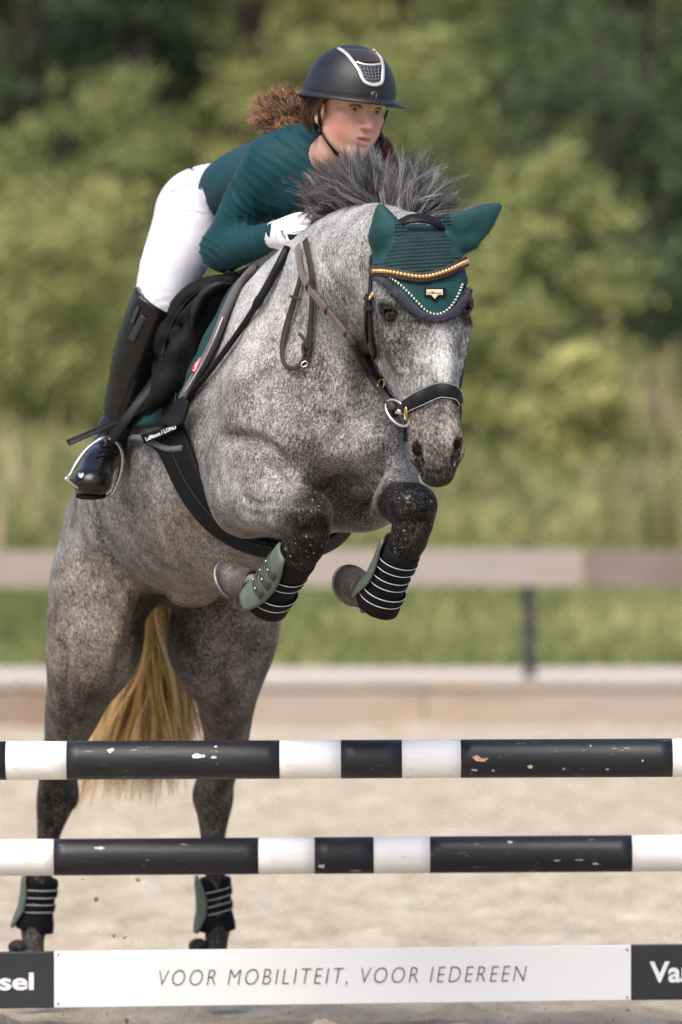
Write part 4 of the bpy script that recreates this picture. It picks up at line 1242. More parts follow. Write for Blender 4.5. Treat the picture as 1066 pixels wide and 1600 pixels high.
black_l = leather('black_leather', (.004, .004, .0045))
dull_l = leather('matt_black_leather', (.005, .005, .005), .62, Specular_IOR_Level=.10)
brown_l = leather('dark_brown_strap', (.028, .022, .019), .5)
boot_l = leather('polished_boot_leather', (.003, .003, .0033), .24, .0003, 300, Coat_Weight=.2, Coat_Roughness=.12, Specular_IOR_Level=.3)
steel = plain('polished_steel', (.62, .58, .52), .25, .1, 40, Metallic=1.0)
brass = plain('brass', (.66, .44, .16), .3, .15, 80, Metallic=1.0)
gold = plain('gold_bead', (.62, .37, .15), .28, .3, 200, Metallic=.85)
def cloth(name, c, rough=.75, scale=900, bump=.0004, sheen=.2, var=.12):
    t = NT(name); g = t.geo(); w = t.noise(scale, 2, .5, g); b = t.noise(14, 4, .6, g)
    col = t.mix(t.mapr(b, .3, .7), tuple(x * (1 - var) for x in c), tuple(min(1, x * (1 + var)) for x in c))
    return t.done(col, rough, t.bump(w, bump), Sheen_Weight=sheen, Specular_IOR_Level=.15)
teal_shirt = cloth('teal_shirt_fabric', (.0035, .036, .046), .6, 1200, .0002, .04)
teal_pad = cloth('teal_pad_fabric', (.003, .040, .042), .6, sheen=.05)
teal_bonnet = cloth('teal_bonnet_fabric', (.004, .045, .046), .62)
white_b = cloth('white_breeches_fabric', (.50, .49, .54), .7, 1200, .0002)
white_g = cloth('white_glove_leather', (.60, .59, .61), .6, 700)
grey_trim = cloth('grey_binding', (.085, .075, .080), .8)
navy = cloth('navy_fringe', (.030, .027, .045), .9, 500, .002)
neo = cloth('black_neoprene', (.004, .004, .0045), .75, 500, sheen=.0)
green_shell = plain('grey_green_shell', (.075, .098, .078), .5, .2, 30)
shell_dark = plain('dark_rubber_tab', (.03, .033, .035), .5, .2, 60)
white_line = plain('reflective_white_piping', (.45, .45, .44), .7, .15, 90)
red_tag = plain('red_label', (.45, .008, .03), .6, .1)
white_print = plain('white_print', (.78, .78, .78), .6, .05)

# ------------------------------------------------------------------ horse object
def near(V, p, r0, r1):
    return sm(np.linalg.norm(V - np.asarray(p), axis=1), r1, r0)
V = HV
dark = np.zeros(len(V)); brown = np.zeros(len(V)); pale = np.zeros(len(V))
fb = lambda f, s: fbm2(V[:, 0] + V[:, 1] * .7, V[:, 2] + V[:, 1] * .4, s, 3, f)
nz = fb(14, 3) * .05 + fb(40, 4) * .02
for K, Fv, A in ((FR['knee'], P(418, 934, -.45), P(385, 915, -.34)), (P(645, 800, -.735), P(594, 936, -.56), P(570, 928, -.46))):
    t1, d1 = seg_t(V, K + nrm(K - Fv) * .02, Fv); dark = np.maximum(dark, sm(d1 + nz * 1.6, .135, .06))
dark = np.maximum(dark, sm(np.linalg.norm(V - P(486, 815, -.68), axis=1) + nz * 1.8, .135, .045)); dark = np.maximum(dark, sm(np.linalg.norm(V - P(648, 800, -.74), axis=1) + nz * 1.8, .13, .042))
hs_ = (V[:, 1] > .75)
dark = np.maximum(dark, hs_ * (.34 * sm(V[:, 2] + nz * 2, 1.12, .85) + .45 * sm(V[:, 2] + nz * 2, .72, .38)))
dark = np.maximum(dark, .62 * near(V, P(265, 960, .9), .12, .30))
dark = np.maximum(dark, .55 * near(V, P(528, 785, -.40), .05, .15))  # shade between the forelegs put into the coat colour
dark = np.maximum(dark, .75 * near(V, P(596, 755, -.42), .03, .11))  # inner side of left forearm: painted shade mixed with black hair
# head
fl = (V - HO) @ ha; fs = (V - HO) @ hs; ff = (V - HO) @ hf
onhead = ((fl > -.02) & (fl < .7) & (np.abs(fs) < .17) & (ff > -.2) & (V[:, 1] < -.70)).astype(float)
blaze = np.exp(-((fs - .02) / .022) ** 2) * sm(fl, .17, .22) * sm(fl, .47, .36) + .8 * np.exp(-((fs - .0) / .05) ** 2) * np.exp(-((fl - .36) / .05) ** 2)
pale += onhead * blaze * .8
dark = np.maximum(dark, onhead * (.40 * sm(fl + nz * .5, .505, .60) + .35 * sm(fl + nz * .4, .59, .63)))
dark = np.maximum(dark, onhead * .45 * np.clip(fb(22, 8) * .9 + .35, 0, 1) * (1 - blaze) * sm(fl, .45, .35))
for sg in (-1, 1):
    dark = np.maximum(dark, near(V, H(sg * .105, .028, .228), .022, .045) * .85)
    dark = np.maximum(dark, 0)
npx = 533 + V[:, 0] * FPX / (CAM_D + V[:, 1]); npy = 800 - (V[:, 2] - CAM_Z) * FPX / (CAM_D + V[:, 1])
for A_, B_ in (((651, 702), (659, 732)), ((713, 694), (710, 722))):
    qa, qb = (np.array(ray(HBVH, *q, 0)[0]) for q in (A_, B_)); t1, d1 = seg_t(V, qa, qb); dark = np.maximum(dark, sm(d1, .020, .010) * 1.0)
brown = np.maximum(brown, .75 * (V[:, 1] < .8) * sm(V[:, 2] + nz * 3 - .0 * V[:, 1], 1.45, 1.2) * (V[:, 1] > -.3))
brown = np.maximum(brown, .30 * near(V, P(400, 640, -.5), .08, .35)); brown = np.maximum(brown, .4 * near(V, P(500, 740, -.5), .05, .25))
brown = np.maximum(brown, .45 * onhead * sm(fl, .42, .5)); brown = np.maximum(brown, hs_ * .45 * sm(V[:, 2], 1.35, 1.0))
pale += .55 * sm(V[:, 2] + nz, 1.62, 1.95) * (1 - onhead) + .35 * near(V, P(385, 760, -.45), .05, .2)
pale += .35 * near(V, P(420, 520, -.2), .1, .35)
dark = np.maximum(dark, .60 * near(V, P(588, 560, -.62), .03, .13))  # shade under the throat painted into the coat
dark = np.maximum(dark, .55 * near(V, P(570, 470, -.62), .05, .16) * sm(fb(18, 9), -.6, .5))  # neck shading beside the jaw, painted as darker coat
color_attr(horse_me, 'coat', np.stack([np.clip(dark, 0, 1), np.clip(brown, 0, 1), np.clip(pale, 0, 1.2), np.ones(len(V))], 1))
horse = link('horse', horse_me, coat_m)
tag(horse, 'dapple grey horse with dark knees jumping towards the camera', 'horse')

def uvsphere(c, r, ax=None, n=16, m=10):
    V = []; F = []
    M = np.eye(3) if ax is None else np.asarray(ax)
    r = np.ones(3) * r if np.isscalar(r) else np.asarray(r)
    for i in range(m + 1):
        th = math.pi * i / m
        for j in range(n):
            p = np.array([math.sin(th) * math.cos(2 * math.pi * j / n), math.sin(th) * math.sin(2 * math.pi * j / n), math.cos(th)]) * r
            V.append(np.asarray(c) + p @ M)
    for i in range(m):
        for j in range(n): F.append((i * n + j, (i + 1) * n + j, (i + 1) * n + (j + 1) % n, i * n + (j + 1) % n))
    return V, F
eye_m = plain('dark_horse_eye', (.006, .0045, .004), .12, .3, 30, Specular_IOR_Level=.3)
for sg in (-1, 1):
    V_, F_ = uvsphere(H(sg * .0885, .021, .226), (.019, .022, .018), (hs, hf, ha)); link('eye', mesh('eye', V_, F_), eye_m, horse)
lidp = []
for sg in (-1, 1):
    for ud, rr in ((-1, .0048),):
        C = [H(sg * (.107 + .004 * math.sin(a)), .024 + .023 * math.cos(a), .226 + ud * .0145 * math.sin(a) - .006 * math.cos(a)) for a in np.linspace(.15, math.pi - .15, 12)]
        C = [c - hs * sg * .010 * (1 - math.sin(a)) for c, a in zip(C, np.linspace(.15, math.pi - .15, 12))]
        V_, F_ = sweep(C, disc(rr, 8), up=hs * sg); lid = mesh('eyelid', V_, F_); color_attr(lid, 'coat', np.tile([.55, .2, 0, 1], (len(V_), 1))); link('eyelid', lid, coat_m, horse)

# hooves
hoof_m = NT('hoof_horn'); hn = hoof_m.noise(60, 4, .6, stretch=(1, 1, .3)); hoof_m = hoof_m.done(hoof_m.ramp(hn, [(.3, (.022, .017, .014)), (.55, (.065, .05, .038)), (.75, (.15, .118, .088))]), .6, hoof_m.bump(hn, .003))
hoofd_m = plain('dark_hoof_horn', (.045, .036, .03), .6, .35, 60, .001, 120)
sole_m = plain('hoof_sole', (.10, .075, .055), .9, .4, 70, .004, 90)
shoe_m = plain('horseshoe_iron', (.20, .18, .17), .5, .3, 60, Metallic=.8)
def hoof(top, d, front, ln=.085, r0=.043, r1=.058, mat=hoof_m, shoe=True):
    """top = coronet centre, d = down the hoof axis, front = towards the toe"""
    top = np.asarray(top); d = nrm(d); f = nrm(front - np.dot(front, d) * d); s = np.cross(d, f)
    def ring(t, off=0.0, grow=0.0):
        out = []
        for a in np.linspace(0, 2 * math.pi, 24, endpoint=False):
            rr = (r0 + (r1 - r0) * t) * (1 + .10 * math.cos(a)) + grow
            if math.cos(a) < -.75: rr *= .90
            lead = (1 + .30 * math.cos(a)) * ln * t
            out.append(top + f * (math.cos(a) * rr + .018 * t) + s * math.sin(a) * rr * .93 + d * (lead + off))
        return out
    rings = [ring(0, -.012, -.008), ring(0, 0, .002), ring(.12), ring(.4), ring(.7), ring(1.0), ring(1.0, -.002, -.006), ring(.93, .004, -.016)]
    V = [p for r in rings for p in r]; n = 24; F = []
    for i in range(len(rings) - 1):
        for j in range(n): F.append((i * n + j, i * n + (j + 1) % n, (i + 1) * n + (j + 1) % n, (i + 1) * n + j))
    F.append(tuple(range(n))); F.append(tuple(range((len(rings) - 1) * n, len(rings) * n))[::-1])
    me = mesh('hoof', V, F); o = link('hoof', me, mat, horse)
    so = ring(.95, .003, -.014); fr = [top + d * ln * 1.0 + f * x + s * y for x, y in ((.02, 0), (-.045, .022), (-.05, 0), (-.045, -.022))]
    link('frog', mesh('frog', fr + [p - d * .02 for p in fr], [(0, 1, 2), (0, 2, 3), (4, 6, 5), (4, 7, 6), (0, 4, 5, 1), (1, 5, 6, 2), (2, 6, 7, 3), (3, 7, 4, 0)]), sole_m, o)
    if shoe:
        arc = [i for i in range(24) if math.cos(2 * math.pi * i / 24) > -.8]; arc = [i - 24 if i > 12 else i for i in arc]; arc.sort()
        rg = ring(1.0, .004, -.007); C = [rg[i] for i in arc]
        V_, F_ = sweep(C, rect(.016, .008), nr=[d] * len(C)); link('horseshoe', mesh('horseshoe', V_, F_), shoe_m, o)
    return o
hoof(P(393, 917, -.355), P(352, 924, -.285) - P(398, 916, -.365), (-.25, .05, 1.), ln=.062, r0=.044, r1=.054)
hoof(P(574, 928, -.475), P(548, 926, -.40) - P(576, 928, -.49), (-.6, -.35, 1.), ln=.05, r0=.045, r1=.054)
hoof(P(50, 1496, 1.34), (-.02, -.35, -1), (0, -1, -.2), mat=hoofd_m)
hoof(P(336, 1496, 1.42), (-.02, -.35, -1), (0, -1, -.2), mat=hoofd_m)
for hx, hy, hY in ((20, 1476, 1.33), (302, 1474, 1.42)):       # heel bulbs seen at the outer side of each hind pastern
    V_, F_ = uvsphere(P(hx + 8, hy + 4, hY), (.028, .03, .022)); hb = mesh('heel_bulb', V_, F_); color_attr(hb, 'coat', np.tile([.8, .3, 0, 1], (len(V_), 1))); link('heel_bulb', hb, coat_m, horse)

# ------------------------------------------------------------------ mane and tail
def hair_material(name, stops, rough=.5):
    t = NT(name); at = t.n('VertexColor'); at.layer_name = 'tint'
    sp = t.n('SeparateColor'); t.put(sp.inputs[0], at.outputs[0])
    return t.done(t.ramp(sp.outputs[0], stops), rough, Specular_IOR_Level=.4)
mane_m = hair_material('grey_mane_hair', [(0, (.016, .015, .016)), (.45, (.07, .066, .068)), (1, (.36, .345, .345))])
tail_m = hair_material('golden_tail_hair', [(0, (.13, .058, .018)), (.35, (.46, .25, .08)), (.7, (.70, .44, .17)), (1, (.80, .62, .34))])
brown_h = hair_material('brown_curly_hair', [(0, (.025, .012, .007)), (.5, (.155, .073, .038)), (1, (.44, .24, .13))])
def hairdo(name, guides, per, width, seed, mat, parent, k=12, root_sp=.008, tip_sp=.02, curl=0.0, turns=5, tint=(.5, .25), clump=.6, lenvar=.25, spread=False, breaks=(), per_clump=9):
    """guides: list of point lists (world); strands gather in small clumps round each guide"""
    r = np.random.RandomState(seed); PA = []; WI = []; TI = []
    for gi, g in enumerate(guides):
        G = G0 = resample(catmull(np.array(g), 6), k)
        ng = per
        nc = max(1, ng // per_clump)
        for c in range(nc):
            if spread and gi + 1 < len(guides) and gi not in breaks:
                u_ = r.rand(); G = G0 * (1 - u_) + resample(catmull(np.array(guides[gi + 1]), 6), k) * u_
            o0 = r.normal(0, root_sp, 3); o1 = r.normal(0, tip_sp, 3); lc = 1 - abs(r.normal(0, lenvar * .5)); tc = r.normal(tint[0], tint[1] * .7)
            ph0 = r.rand() * 6.28; bend = r.normal(0, tip_sp * .6, 3)
            for q in range(ng // nc):
                t = np.linspace(0, 1, k); ll = np.clip(lc - abs(r.normal(0, lenvar * .3)), .25, 1)
                tt = t * ll
                path = np.stack([np.interp(tt, np.linspace(0, 1, k), G[:, a]) for a in range(3)], 1)
                u0 = r.normal(0, root_sp * .5, 3); u1 = r.normal(0, tip_sp * (1 - clump) * .8, 3)
                path = path + (o0 + u0) * (1 - t)[:, None] + (o1 + u1) * (t ** 1.2)[:, None] + bend * (np.sin(t * np.pi))[:, None]
                if curl:
                    T = np.gradient(path, axis=0); T /= np.linalg.norm(T, axis=1)[:, None] + 1e-9
                    A = np.cross(T, (.2, .9, .3)); A /= np.linalg.norm(A, axis=1)[:, None] + 1e-9; B = np.cross(T, A)
                    w = 2 * np.pi * turns * t + ph0 + r.normal(0, .25); rad = curl * (.4 + .6 * t) * r.uniform(.7, 1.2)
                    path = path + A * (np.cos(w) * rad)[:, None] + B * (np.sin(w) * rad)[:, None]
                PA.append(path); WI.append(width * r.uniform(.7, 1.25) * (1 - .75 * t ** 2)); TI.append(np.clip(tc + r.normal(0, tint[1] * .5) + .12 * (t - .4), 0, 1))
    me = strands(name, PA, WI)
    T = np.repeat(np.array(TI).reshape(-1), 3); color_attr(me, 'tint', np.stack([T, T, T, np.ones_like(T)], 1))
    o = link(name, me, mat, parent); return o
def rp(x, y, miss): 
    c, n = ray(HBVH, x, y, -.004, miss); return np.array(c)
mg = []
def mane(root, mid, tip, Y, dY=(0.03, .06)):
    r0 = P(*root, Y); mg.append([r0, P(*mid, Y + dY[0]), P(*tip, Y + dY[1])])
for a in [((484, 396), (476, 362), (500, 330), -.10), ((488, 388), (474, 345), (470, 318), -.12), ((490, 380), (478, 335), (462, 306), -.14), ((496, 366), (480, 325), (456, 299), -.17), ((502, 356), (486, 315), (458, 293), -.20),
          ((510, 348), (490, 303), (462, 285), -.23), ((518, 342), (500, 296), (472, 275), -.26), ((528, 336), (508, 286), (485, 268), -.30), ((538, 332), (517, 280), (497, 260), -.34), ((548, 330), (528, 275), (510, 252), -.38),
          ((558, 327), (538, 272), (524, 247), -.42), ((568, 326), (548, 268), (540, 240), -.46), ((578, 326), (560, 268), (556, 236), -.50), ((588, 327), (573, 270), (574, 232), -.54), ((598, 330), (586, 275), (588, 238), -.58),
          ((606, 333), (598, 284), (602, 246), -.61), ((614, 336), (610, 290), (616, 254), -.64), ((620, 338), (618, 296), (628, 262), -.67),
          ((560, 330), (515, 310), (470, 318), -.40), ((575, 328), (535, 300), (490, 297), -.48), ((590, 332), (548, 300), (515, 285), -.54), ((602, 336), (562, 298), (530, 272), -.6), ((545, 333), (505, 318), (478, 340), -.36), ((530, 340), (498, 340), (482, 372), -.3),
          ((626, 340), (628, 292), (640, 250), -.70), ((632, 341), (640, 290), (655, 240), -.72), ((636, 341), (650, 292), (668, 243), -.74), ((640, 342), (656, 298), (678, 250), -.76), ((644, 343), (660, 306), (688, 272), -.78),
          ((644, 344), (668, 316), (700, 300), -.79), ((648, 345), (680, 318), (716, 291), -.80), ((648, 346), (684, 322), (712, 306), -.80), ((634, 342), (644, 300), (646, 262), -.73), ((624, 340), (618, 300), (612, 262), -.69)]:
    mane(*a)
mane_o = hairdo('mane', mg, 160, .00088, 4, mane_m, horse, root_sp=.010, tip_sp=.024, tint=(.40, .32), clump=.80, lenvar=.32, spread=True, breaks=(17, 21, 23, 32), per_clump=8)
wisp = [[P(650, 346, -.8), P(690, 332, -.8), P(742, 326, -.78)], [P(650, 346, -.8), P(700, 330, -.8), P(760, 316, -.78)], [P(488, 380, -.1), P(455, 330, -.1), P(452, 296, -.08)], [P(640, 342, -.76), P(672, 280, -.74), P(684, 238, -.7)]]
hairdo('mane', wisp, 14, .0006, 9, mane_m, horse, root_sp=.006, tip_sp=.012, tint=(.6, .2), clump=.3)
tg = []
tr = np.random.RandomState(12)
for i in range(24):
    u = i / 15.0 * .64 if i < 16 else .68 + (i - 16) / 7 * .32
    x1 = 196 + 92 * u + tr.normal(0, 7); x2 = 168 + 142 * u + tr.normal(0, 10)
    if u < .62: x3 = 118 + 150 * (u / .62) + tr.normal(0, 6); y3 = 1264 - 18 * abs(math.sin(u * 9)) + tr.normal(0, 4)
    else: x3 = 255 + 75 * (u - .62) / .38; y3 = 1235 - 95 * (u - .62) / .38 + tr.normal(0, 8)
    if u < .2: x2 -= 4
    tg.append([P(228 + 22 * u, 880, 1.34), P(226 + 30 * u, 960, 1.44), P(x1, 1045, 1.50), P(x2, 1130, 1.56), P(x3, y3, 1.60)])
hairdo('tail', tg, 110, .0010, 21, tail_m, horse, k=18, root_sp=.014, tip_sp=.030, tint=(.62, .30), clump=.80, lenvar=.14, spread=True, breaks=(15, 16, 17, 18, 19, 20, 21, 22), per_clump=9, curl=.008, turns=1.3)

# ------------------------------------------------------------------ barrel only surface (for tack the legs hide)
BFd = Field((-1.0, -.6, .9), (.35, 1.1, 2.2), .016)
BFd.tube([(axX(y), y, z) for y, z, a, b in bar], [q[2] for q in bar], [q[3] for q in bar], up=UPB, k=0.05, m=12)
BFd.ell(P(485, 795, .05), (.118, .2, .108), k=.05)
BFd.mesh('tmp', smooth=2); BARB = bvh_of(BFd.V, BFd.Q); del BFd.F

def strap(name, C, N, w, t, mat, parent, scale=None):
    V, F = sweep(C, rect(w, t), nr=N, scale=scale); return link(name, mesh(name, V, F), mat, parent)
def cord(name, C, r, mat, parent, n=10):
    V, F = sweep(C, disc(r, n), up=(.3, .9, .2)); return link(name, mesh(name, V, F), mat, parent)
def ruled(bvh, A, B, n, m, off, thick, miss=None, sm_=2, bulge=None):
    """patch between two photo polylines, laid on a surface"""
    A = resample(catmull(np.array(A, float), 6), n); B = resample(catmull(np.array(B, float), 6), n)
    G = np.zeros((n, m, 3)); NN = np.zeros((n, m, 3)); ok = np.zeros((n, m), bool)
    for i in range(n):
        for j in range(m):
            q = A[i] * (1 - j / (m - 1)) + B[i] * (j / (m - 1))
            c, nn = ray(bvh, q[0], q[1], off, miss)
            if c is not None: G[i, j] = c; NN[i, j] = nn; ok[i, j] = True
    for i in range(n):
        for j in range(m):
            if not ok[i, j]:
                jj_ = np.argwhere(ok); w_ = jj_[np.argmin(((jj_ - (i, j)) ** 2).sum(1))]; G[i, j] = G[tuple(w_)]; NN[i, j] = NN[tuple(w_)]
    for _ in range(sm_):
        for X in (G, NN):
            X[1:-1] = .25 * X[:-2] + .5 * X[1:-1] + .25 * X[2:]
            X[:, 1:-1] = .25 * X[:, :-2] + .5 * X[:, 1:-1] + .25 * X[:, 2:]
    NN /= np.linalg.norm(NN, axis=2)[..., None] + 1e-9
    th = np.full((n, m), thick) if bulge is None else thick + bulge(np.linspace(0, 1, n)[:, None], np.linspace(0, 1, m)[None])
    top = G + NN * th[..., None]
    V = np.vstack([G.reshape(-1, 3), top.reshape(-1, 3)]); k = n * m; F = []
    for i in range(n - 1):
        for j in range(m - 1):
            a = i * m + j; F.append((a, a + 1, a + m + 1, a + m)); F.append((k + a, k + a + m, k + a + m + 1, k + a + 1))
    for i in range(n - 1):
        F.append((i * m, (i + 1) * m, k + (i + 1) * m, k + i * m)); a = i * m + m - 1; F.append((a, k + a, k + a + m, a + m))
    for j in range(m - 1):
        F.append((j, k + j, k + j + 1, j + 1)); a = (n - 1) * m + j; F.append((a, a + 1, k + a + 1, k + a))
    return V, F, G, NN
def text_on(name, body, A, B, bvh, h_px, mat, parent, off=.004, miss=None, bold=.0):
    """flat print along the photo line A-B, letter height h_px"""
    cu = bpy.data.curves.new(name, 'FONT'); cu.body = body; cu.size = 1; cu.extrude = .0; cu.offset = bold; cu.resolution_u = 2
    to = bpy.data.objects.new(name, cu); COL.objects.link(to)
    me = bpy.data.meshes.new_from_object(to.evaluated_get(bpy.context.evaluated_depsgraph_get())); bpy.data.objects.remove(to)
    co = np.empty(len(me.vertices) * 3, np.float32); me.vertices.foreach_get('co', co); co = co.reshape(-1, 3)
    x = (co[:, 0] - co[:, 0].min()) / np.ptp(co[:, 0]); y = co[:, 1] / .7 * h_px
    A = np.array(A, float); B = np.array(B, float); d = nrm(np.r_[B - A, 0])[:2]; up = np.array([d[1], -d[0]])
    out = []
    c0, n0 = ray(bvh, *((A + B) / 2), off, miss)
    for xx, yy in zip(x, y):
        q = A + (B - A) * xx + up * yy
        dr = nrm(P(q[0], q[1], 0) - np.array(CAMP)); tt = np.dot(c0 - np.array(CAMP), n0) / np.dot(dr, n0); out.append(np.array(CAMP) + dr * tt)
    me.vertices.foreach_set('co', np.array(out, np.float32).ravel()); me.update(); me.materials.clear()
    return link(name, me, mat, parent)

# ------------------------------------------------------------------ saddle pad
pad = tag(empty('saddle_pad', tuple(P(330, 540, .2))), 'teal quilted saddle pad with grey binding under the saddle', 'saddle pad')
Cf, Nf = trace(HBVH, [(400, 424), (378, 448), (358, 490), (343, 530), (322, 572), (298, 612), (286, 640), (280, 662)], 30, .010)
rows = []; rN = []
back = -HEADING
for c, n_ in zip(Cf, Nf):
    row = [c]; rn = [n_]; p = c.copy()
    for s in range(12):
        p = p + nrm((back[0], back[1], back[2] * (1 - .85 * len(rows) / 29))) * .045
        loc, nn, _, _ = BARB.find_nearest(Vector(p)); loc = np.array(loc); nn = np.array(nn)
        hloc, hn_, _, _ = HBVH.find_nearest(Vector(p)); 
        q = np.array(hloc) + np.array(hn_) * .010
        row.append(q); rn.append(np.array(hn_)); p = q
    rows.append(row); rN.append(rn)
G = np.array(rows); NN = np.array(rN); n, m = G.shape[:2]
for _ in range(3):
    G[1:-1] = .25 * G[:-2] + .5 * G[1:-1] + .25 * G[2:]; G[:, 1:-1] = .25 * G[:, :-2] + .5 * G[:, 1:-1] + .25 * G[:, 2:]
ii, jj = np.meshgrid(np.arange(n), np.arange(m), indexing='ij')
th = .010 + .006 * np.abs(np.sin((ii * .42 + jj * .25) * 1.0))      # quilting
top = G + NN * th[..., None]
k_ = n * m; V = np.vstack([G.reshape(-1, 3), top.reshape(-1, 3)]); F = []
for i in range(n - 1):
    for j in range(m - 1):
        a = i * m + j; F.append((a, a + 1, a + m + 1, a + m)); F.append((k_ + a, k_ + a + m, k_ + a + m + 1, k_ + a + 1))
for i in range(n - 1): F.append((i * m, (i + 1) * m, k_ + (i + 1) * m, k_ + i * m))
for j in range(m - 1): a = (n - 1) * m + j; F.append((a, a + 1, k_ + a + 1, k_ + a)); F.append((j, k_ + j, k_ + j + 1, j + 1))
link('quilted_panel', mesh('quilted_panel', V, F), teal_pad, pad)
strap('binding', Cf + Nf * .0, Nf, .030, .020, grey_trim, pad)
Cr, Nr = trace(HBVH, [(389, 431), (368, 454), (348, 496), (333, 533), (312, 575), (288, 614)], 60, .040)
tw = [tuple(p + 0 * p) for p in Cr]
V, F = sweep(Cr, disc(.0022, 6), up=(.3, .9, .2)); link('piping', mesh('piping', V, F), plain('silver_cord', (.40, .40, .42), .5), pad)
Cb, Nb = trace(BARB, [(196, 692), (214, 684), (240, 691), (266, 702), (290, 700)], 24, .012, miss=.35)
strap('binding', Cb, Nb, .016, .014, grey_trim, pad)
lb = [(307, 578), (316, 556)]
V, F, _, _ = ruled(HBVH, [(299, 579), (310, 556)], [(306, 583), (318, 558)], 8, 4, .042, .003); link('label', mesh('label', V, F), red_tag, pad)
text_on('lettering', 'LeMieux', (304.5, 580), (314.5, 558), HBVH, 4.2, white_print, pad, .048, bold=.01)

# ------------------------------------------------------------------ saddle
saddle = tag(empty('saddle', tuple(P(300, 540, .15))), 'black leather jumping saddle with forward flap under the rider', 'saddle')
SD = Field((-.66, -.14, 1.44), (.16, .95, 2.12), .0075)
def flapP(px, py, dy=0.0):
    c, _ = ray(HBVH, px + 52, py, 0, None)
    y = .12 if c is None else min(max(c[1], .0), .30)
    return P(px, py, y + dy)
arc = [(384, 436), (352, 439), (326, 443), (300, 456), (278, 478), (262, 505), (252, 535), (247, 565), (246, 592), (241, 615), (232, 634)]
A3 = [flapP(*a, -.01) for a in arc]
SD.tube(A3, [.012, .018, .02, .022, .022, .022, .02, .018, .014, .012, .010], k=.0, m=4)
for off_, sh, rr in ((14, .012, .020), (28, .02, .022), (42, .03, .022), (58, .04, .02)):
    q = []
    for i, a in enumerate(arc[1:]):
        t = i / (len(arc) - 2); q.append(flapP(a[0] + off_ * (.7 + .3 * t if t < .6 else 1 - .9 * (t - .6) / .4), a[1] + off_ * .55 * (1 - t), sh))
    SD.tube(q, [rr * .8] + [rr] * (len(q) - 3) + [rr * .6, rr * .45], k=.02)
# flap behind, reaching back along the barrel under the leg
for i, a in enumerate(arc[2:-1]):
    c = flapP(*a, .02) + (.02, 0, 0)
    SD.tube([c, c - HEADING * .14 + (.01, 0, 0), c - HEADING * .30 + (.02, 0, .02)], [.016, .013, .011], k=.03)
# seat, pommel, cantle
SD.tube([P(392, 440, .16), P(368, 446, .30), P(348, 470, .46), P(330, 505, .62), P(318, 512, .74)], [.07, .09, .12, .15, .14], [.03, .03, .03, .03, .03], up=UPB, k=.04)
SD.tube([P(395, 432, .12), P(402, 445, .2)], [.03, .04], k=.03)
saddle_me = SD.mesh('saddle_tree', smooth=3); SDV, SDQ = SD.V, SD.Q; del SD.F
link('flap', saddle_me, dull_l, saddle)
SDB = bvh_of(SDV, SDQ)
Cp, Np = trace(SDB, [(382, 441), (352, 444), (326, 449), (303, 461), (283, 482), (268, 508), (258, 536), (253, 565)], 40, .0015, smooth=3)
cord('piping', Cp, .0022, black_l, saddle, 6)
# knee block and panel edge seen under the flap
kb = [(376, 441), (345, 447), (322, 461), (308, 485), (301, 515)]
Ck = [flapP(x, y, -.012) for x, y in kb]; Ck = resample(catmull(np.array(Ck), 5), 26)
V, F = sweep(Ck, disc(.013, 10, .022), up=(-.3, -.9, .2), scale=np.interp(np.linspace(0, 1, 26), [0, .3, .8, 1], [.5, 1.2, 1, .35])); link('knee_block', mesh('knee_block', V, F), black_l, saddle)
kb = [(384, 448), (356, 460), (330, 482), (314, 508), (305, 545), (294, 590), (285, 622)]
Ck = resample(catmull(np.array([flapP(x - 8, y, .03) for x, y in kb]), 5), 36)
V, F = sweep(Ck, rect(.024, .004), nr=[(-.55, -.75, .25)] * 36); link('panel_edge', mesh('panel_edge', V, F), black_l, saddle)
# girth straps and billets under the flap
for a, b_ in (((262, 600), (256, 668)), ((276, 596), (268, 664))):
    C, N = trace(HBVH, [a, ((a[0] + b_[0]) / 2, (a[1] + b_[1]) / 2), b_], 10, .03, miss=.2); strap('billet', C, N, .022, .004, black_l, saddle)
# pommel latch
V, F, _, _ = ruled(HBVH, [(356, 432), (372, 427)], [(364, 444), (382, 438)], 6, 5, .03, .016, miss=.12); link('pommel_latch', mesh('pommel_latch', V, F), dull_l, saddle)
# dark fill between flap bottom and girth
# girth with belly guard
Vg, Fg, _, _ = ruled(BARB, [(226, 690), (250, 702), (264, 730), (290, 780), (330, 828), (384, 858), (447, 869), (500, 862), (545, 836), (562, 816)], [(283, 655), (298, 690), (314, 735), (332, 775), (354, 808), (400, 836), (450, 848), (500, 842), (530, 822), (552, 798)], 60, 10, .010, .012, sm_=4)
girth_o = link('girth', mesh('girth', Vg, Fg), neo, saddle)
C, N = trace(BARB, [(262, 690), (282, 738), (305, 776), (345, 822), (395, 848), (446, 859)], 40, .023, smooth=4); cord('seam', C, .0022, black_l, girth_o, 6)
gir = [(258, 650), (266, 690), (280, 735), (302, 780), (342, 832), (396, 856), (446, 862), (510, 850), (548, 818), (570, 770)]
C, N = trace(BARB, gir, 70, .012, smooth=8)
wsc = np.interp(np.linspace(0, 1, len(C)), [0, .12, .3, .5, .7, 1], [.9, 1.45, 1.6, 1.25, .8, .6])
gs_ = 0
if gs_: girth_o = strap('girth', C, N, .092, .014, neo, saddle, scale=np.stack([wsc, np.ones_like(wsc)], 1))
for s in ():
    T, S, U = frames(C, N); D = C + S * (.092 * s * wsc)[:, None] + N * .0145
    cord('stitching', D, .0012, grey_trim, girth_o, 5)
